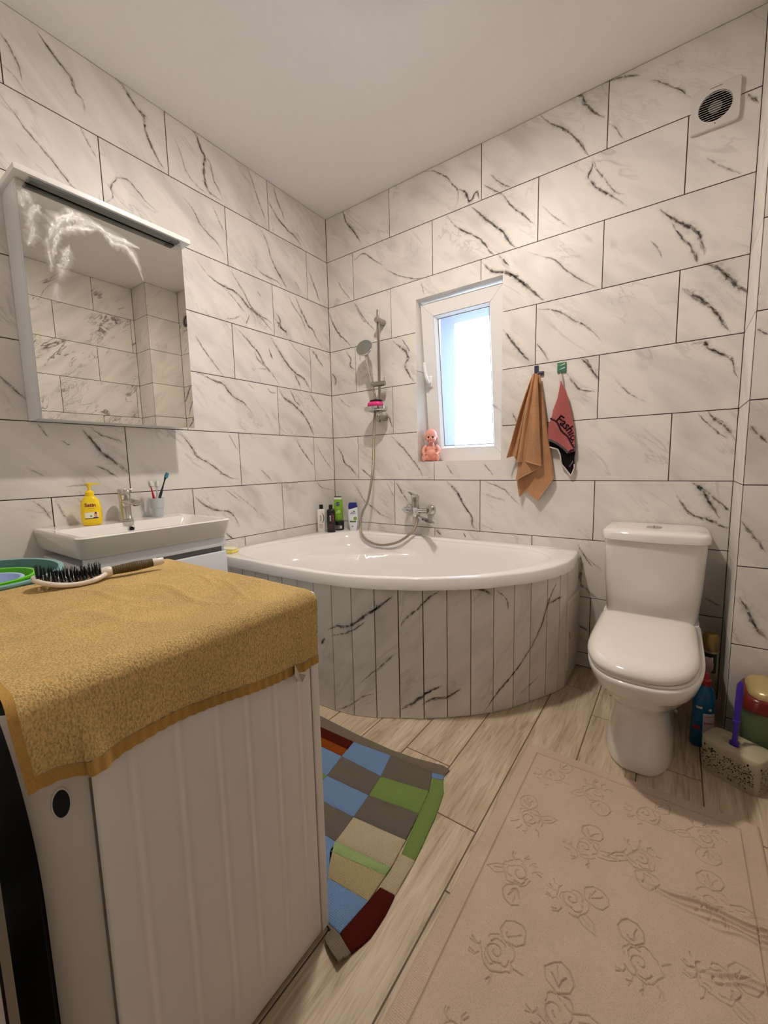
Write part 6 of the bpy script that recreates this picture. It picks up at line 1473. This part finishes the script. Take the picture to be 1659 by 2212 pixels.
# ------------------------------------------------------------------ patchwork rug
KC = {'taupe': (122, 112, 102), 'grey': (134, 122, 104), 'blue': (126, 158, 202), 'green': (134, 158, 88), 'lgreen': (172, 196, 132), 'cream': (206, 192, 160), 'cream2': (192, 176, 132), 'maroon': (84, 26, 16), 'orange': (150, 74, 18)}
KM = {k_: knit_material('knit_' + k_, v, 1 if k_ in ('cream2', 'blue') else 0, 150) for k_, v in KC.items()}
rug = empty('patchwork_rug', (1.2, -1.4, 0), label='knitted patchwork rug of coloured rectangles between bath and washing machine', category='rug')
PATCH = [('grey', [(0.70, -1.075), (0.879, -1.085), (1.061, -1.092), (1.223, -1.090), (1.326, -1.078), (1.430, -1.054), (1.452, -1.060), (1.449, -1.096), (1.408, -1.106), (1.24, -1.116), (1.077, -1.133), (0.921, -1.138), (0.70, -1.13)]),
 ('maroon', [(0.90, -1.138), (1.077, -1.133), (1.086, -1.180), (0.90, -1.186)]), ('orange', [(0.90, -1.186), (1.086, -1.180), (1.09, -1.220), (0.90, -1.226)]), ('blue', [(0.90, -1.226), (1.09, -1.22), (1.112, -1.321), (0.90, -1.326)]),
 ('taupe', [(0.70, -1.135), (0.90, -1.138), (0.90, -1.226), (0.70, -1.226)]), ('cream', [(0.70, -1.226), (0.90, -1.226), (0.90, -1.326), (0.70, -1.326)]), ('green', [(0.90, -1.326), (1.112, -1.321), (1.118, -1.414), (0.90, -1.42)]),
 ('maroon', [(0.70, -1.326), (0.90, -1.326), (0.90, -1.42), (0.70, -1.42)]), ('cream', [(0.90, -1.42), (1.118, -1.414), (1.122, -1.502), (0.90, -1.51)]), ('blue', [(0.70, -1.42), (0.90, -1.42), (0.90, -1.51), (0.70, -1.51)]),
 ('blue', [(1.077, -1.133), (1.24, -1.116), (1.269, -1.22), (1.09, -1.22)]), ('taupe', [(1.09, -1.22), (1.269, -1.22), (1.284, -1.308), (1.112, -1.321)]), ('blue', [(1.112, -1.321), (1.284, -1.308), (1.297, -1.401), (1.118, -1.414)]),
 ('taupe', [(1.118, -1.414), (1.297, -1.401), (1.305, -1.493), (1.122, -1.502)]), ('blue', [(1.122, -1.502), (1.305, -1.493), (1.36, -1.583), (1.13, -1.60)]), ('green', [(0.90, -1.51), (1.122, -1.502), (1.13, -1.60), (0.90, -1.61)]), ('orange', [(0.70, -1.51), (0.90, -1.51), (0.90, -1.61), (0.70, -1.61)]),
 ('grey', [(0.70, -1.61), (0.90, -1.61), (1.13, -1.60), (1.36, -1.583), (1.400, -1.655), (0.70, -1.657)]),
 ('taupe', [(1.24, -1.116), (1.408, -1.106), (1.439, -1.183), (1.269, -1.22)]), ('green', [(1.269, -1.22), (1.439, -1.183), (1.456, -1.279), (1.284, -1.308)]), ('taupe', [(1.284, -1.308), (1.456, -1.279), (1.47, -1.377), (1.297, -1.401)]), ('cream', [(1.297, -1.401), (1.47, -1.377), (1.481, -1.468), (1.305, -1.493)]),
 ('lgreen', [(1.305, -1.493), (1.481, -1.468), (1.481, -1.494), (1.311, -1.524)]), ('cream2', [(1.311, -1.524), (1.481, -1.494), (1.483, -1.57), (1.36, -1.583)]), ('blue', [(1.36, -1.583), (1.483, -1.57), (1.472, -1.662), (1.410, -1.660)]),
 ('blue', [(1.408, -1.106), (1.449, -1.096), (1.456, -1.115), (1.420, -1.129)]), ('green', [(1.420, -1.129), (1.456, -1.115), (1.481, -1.16), (1.504, -1.262), (1.524, -1.416), (1.483, -1.419), (1.456, -1.279), (1.44, -1.181)]), ('cream', [(1.483, -1.419), (1.524, -1.416), (1.529, -1.521), (1.487, -1.526)]),
 ('maroon', [(1.487, -1.526), (1.529, -1.521), (1.536, -1.57), (1.535, -1.629), (1.519, -1.678), (1.473, -1.665), (1.483, -1.57)]), ('grey', [(1.410, -1.660), (1.473, -1.664), (1.519, -1.679), (1.511, -1.714), (1.470, -1.702), (1.452, -1.694), (1.450, -1.670)])]
for cname, poly in PATCH:
    # a little curl at the loose near corner, a soft puff everywhere else
    cx = sum(p[0] for p in poly) / len(poly); cy = sum(p[1] for p in poly) / len(poly)
    den = []
    for a, b in zip(poly, poly[1:] + poly[:1]):
        n = max(1, int(math.hypot(b[0] - a[0], b[1] - a[1]) / 0.02))
        for k_ in range(n):
            f = k_ / n; den.append((a[0] + (b[0] - a[0]) * f + 0.0012 * mnoise.noise(Vector((a[0] * 50 + k_, a[1] * 50, 1))), a[1] + (b[1] - a[1]) * f + 0.0012 * mnoise.noise(Vector((a[0] * 50, a[1] * 50 + k_, 2)))))
    def lift(x, y): return 0.016 * max(0.0, (-1.655 - y) / 0.06) ** 2 if x > 1.447 else 0.0
    L0 = [(x, y, 0.0004 + lift(x, y)) for x, y in den]
    L1 = [(x, y, 0.0060 + lift(x, y)) for x, y in den]
    L2 = [(x + (cx - x) * 0.03, y + (cy - y) * 0.03, 0.0072 + lift(x, y)) for x, y in den]
    mb = MB().loft([L0, L1, L2]); local(mb, rug)
    o = mb.build('patch', KM[cname], rug, smooth=70)
# ------------------------------------------------------------------ sculpted bath mat
mb_loc = (1.965, -1.33, 0)
bmat = empty('bath_mat', mb_loc, label='beige cotton bath mat with carved rose outlines in front of the toilet', category='bath mat')
def rose(seed):
    rg = random.Random(seed); L_ = []
    def wob(ps, a=0.0024): return [(x + rg.uniform(-a, a), y + rg.uniform(-a, a)) for x, y in ps]
    L_.append(wob([(0.036 * math.cos(t) * (1 + 0.07 * math.sin(5 * t)), 0.036 * math.sin(t) * (1 + 0.07 * math.sin(5 * t))) for t in np.linspace(0.2, 5.9, 26)]))
    L_.append(wob([(0.004 + (0.004 + 0.0021 * t) * math.cos(t), (0.004 + 0.0021 * t) * math.sin(t)) for t in np.linspace(0, 9.0, 26)], 0.001))
    for a0, rr_ in ((0.5, 0.030), (2.5, 0.029), (4.4, 0.031)):
        L_.append(wob([(rr_ * math.cos(a0 + q) * (0.75 + 0.22 * abs(math.sin(q * 2.2))), rr_ * math.sin(a0 + q) * (0.75 + 0.22 * abs(math.sin(q * 2.2)))) for q in np.linspace(0, 1.5, 9)]))
    # broad veined leaf below
    leaf = [(0.0, -0.034), (-0.022, -0.044), (-0.030, -0.062), (-0.022, -0.084), (-0.006, -0.092), (0.012, -0.086), (0.026, -0.070), (0.024, -0.048), (0.004, -0.035)]
    L_.append(wob(leaf, 0.0022))
    for q in ((-0.016, -0.070), (0.0, -0.080), (0.014, -0.068), (-0.008, -0.056), (0.010, -0.054)):
        L_.append(wob([(0.0, -0.045), (q[0] * 0.6, q[1] * 0.9), q]))
    # pointed leaf at the side
    L_.append(wob([(-0.030, -0.012), (-0.056, -0.022), (-0.080, -0.012), (-0.058, 0.004), (-0.034, 0.010)], 0.0012)); L_.append([(-0.040, -0.002), (-0.060, -0.008)])
    # bud twigs
    for a in (0.35, 0.8, 1.25, 1.9):
        c, s_ = math.cos(a), math.sin(a)
        L_.append(wob([(0.038 * c, 0.038 * s_), (0.050 * c - 0.004 * s_, 0.050 * s_ + 0.004 * c), (0.062 * c, 0.062 * s_)], 0.0022)); L_.append(wob([(0.050 * c, 0.050 * s_), (0.058 * c + 0.007 * s_, 0.058 * s_ - 0.007 * c)], 0.0015))
    return L_
MX0, MX1, MY0_, MY1_ = 1.640, 2.300, -1.905, -0.765
NX, NY = 560, 960
gx = np.linspace(MX0, MX1, NX + 1); gy = np.linspace(MY0_, MY1_, NY + 1); GX, GY = np.meshgrid(gx, gy)
Hh = np.full(GX.shape, 0.0105)
def groove(line, wd, dep):
    for (ax, ay), (bx, by) in zip(line[:-1], line[1:]):
        i0 = max(0, int((min(ax, bx) - 0.008 - MX0) / (MX1 - MX0) * NX)); i1 = min(NX, int((max(ax, bx) + 0.008 - MX0) / (MX1 - MX0) * NX) + 1)
        j0 = max(0, int((min(ay, by) - 0.008 - MY0_) / (MY1_ - MY0_) * NY)); j1 = min(NY, int((max(ay, by) + 0.008 - MY0_) / (MY1_ - MY0_) * NY) + 1)
        if i1 <= i0 or j1 <= j0: continue
        X, Y = GX[j0:j1 + 1, i0:i1 + 1], GY[j0:j1 + 1, i0:i1 + 1]; ex, ey = bx - ax, by - ay; l2 = ex * ex + ey * ey + 1e-12
        t = np.clip(((X - ax) * ex + (Y - ay) * ey) / l2, 0, 1); d = np.hypot(X - ax - t * ex, Y - ay - t * ey)
        GR[j0:j1 + 1, i0:i1 + 1] = np.maximum(GR[j0:j1 + 1, i0:i1 + 1], dep * np.exp(-(d / wd) ** 2))
GR = np.zeros(GX.shape); _brk = random.Random(9)
motifs = [(1.759, -0.893, 160), (1.889, -0.897, 25), (2.029, -0.900, 150), (2.165, -0.905, 10), (1.745, -1.110, 200), (1.900, -1.120, 175), (2.023, -1.075, 20), (2.178, -1.105, 185), (1.766, -1.296, 10), (1.897, -1.290, 130), (2.045, -1.345, 205), (2.173, -1.295, 130), (1.784, -1.500, 165), (1.915, -1.530, 190), (2.045, -1.540, 15), (2.178, -1.500, 170),
          (1.770, -1.690, 20), (1.905, -1.710, 160), (2.040, -1.730, 10), (2.170, -1.690, 190)]
for i, (cx, cy, a) in enumerate(motifs):
    c, s_ = math.cos(R_(a)), math.sin(R_(a)); k_ = 0.98
    for ln in rose(i):
        for c0_ in range(0, len(ln) - 1, 5):
          if _brk.random() < 0.16: continue
          seg_ = ln[c0_:c0_ + 6]
          groove([(cx + k_ * (x * c - y * s_), cy + k_ * (x * s_ + y * c)) for x, y in seg_], 0.0011, 0.0052 * _brk.uniform(0.6, 1.1))
bi = 0.045
groove([(MX0 + bi, MY0_ + bi), (MX1 - bi, MY0_ + bi), (MX1 - bi, MY1_ - bi), (MX0 + bi, MY1_ - bi), (MX0 + bi, MY0_ + bi)], 0.0015, 0.0060)
Hh -= GR
# creases pushed up across the mat
for (ax, ay, bx, by, wd, h) in ((1.965, -1.142, 2.30, -1.108, 0.012, 0.010), (1.98, -1.150, 2.30, -1.118, 0.0030, 0.0055), (2.02, -1.158, 2.30, -1.130, 0.0030, 0.0060), (2.06, -1.170, 2.30, -1.142, 0.0030, 0.0060), (2.12, -1.178, 2.30, -1.155, 0.0035, 0.0050), (2.10, -1.305, 2.30, -1.225, 0.0040, 0.005), (2.11, -1.318, 2.30, -1.240, 0.0030, 0.004), (2.20, -1.112, 2.30, -1.082, 0.0030, 0.005), (2.20, -1.120, 2.30, -1.092, 0.0030, 0.005)):
    ex, ey = bx - ax, by - ay; l = math.hypot(ex, ey); t = ((GX - ax) * ex + (GY - ay) * ey) / (l * l); d = ((GX - ax) * ey - (GY - ay) * ex) / l + 0.004 * np.sin(t * 14)
    Hh += h * np.exp(-(d / wd) ** 2) * np.clip(t * 2.2, 0, 1) * (t < 1.2)
Hh += 0.0007 * np.sin(GX * 60 + GY * 20) * np.sin(GY * 45) + 0.0005 * np.random.RandomState(2).rand(*GX.shape)
# ribbed border and rounded rim
bd_ = np.minimum(np.minimum(GX - MX0, MX1 - GX), np.minimum(GY - MY0_, MY1_ - GY))
Hh += np.where(bd_ < bi - 0.004, 0.0005 * np.sin(np.where(np.minimum(GX - MX0, MX1 - GX) < bi, GY, GX) * 1500), 0)
Hh = np.minimum(Hh, 0.002 + np.sqrt(np.clip(bd_, 0, None) * 0.012) * 0.95 + np.clip(bd_ - 0.01, 0, None))
wav = 0.006 * np.sin(GY * 9 + 1) * np.clip((MX0 + 0.03 - GX) / 0.03, 0, 1) + 0.004 * np.sin(GX * 10) * np.clip((GY - MY1_ + 0.03) / 0.03, 0, 1)
VV = np.stack([GX.ravel() - mb_loc[0], GY.ravel() - mb_loc[1], Hh.ravel()], 1)
ii, jj = np.meshgrid(np.arange(NX), np.arange(NY)); aa = (jj * (NX + 1) + ii).ravel()
FF = np.stack([aa, aa + 1, aa + NX + 2, aa + NX + 1], 1)
n0 = len(VV); rim_ids = np.array([i for i in range(NX + 1)] + [j * (NX + 1) + NX for j in range(1, NY + 1)] + [NY * (NX + 1) + i for i in range(NX - 1, -1, -1)] + [j * (NX + 1) for j in range(NY - 1, 0, -1)])
rimv = VV[rim_ids].copy(); rimv[:, 2] = 0.0006; VV = np.concatenate([VV, rimv]); m_ = len(rim_ids); kk = np.arange(m_)
FF = np.concatenate([FF, np.stack([rim_ids, n0 + kk, n0 + (kk + 1) % m_, rim_ids[(kk + 1) % m_]], 1)])
matc = cloth_material('beige_cotton_pile', (206, 184, 164), 0.80, 520, 0.45, None, 0.05)
me = bpy.data.meshes.new('mat_pile')
me.vertices.add(len(VV)); me.vertices.foreach_set('co', VV.astype(np.float32).ravel())
me.loops.add(FF.size); me.loops.foreach_set('vertex_index', FF.astype(np.int32).ravel())
me.polygons.add(len(FF)); me.polygons.foreach_set('loop_start', (np.arange(len(FF)) * 4).astype(np.int32))
me.update(calc_edges=True); me.polygons.foreach_set('use_smooth', np.ones(len(FF), dtype=bool))
o = make_obj('mat_pile', me, matc, bmat)
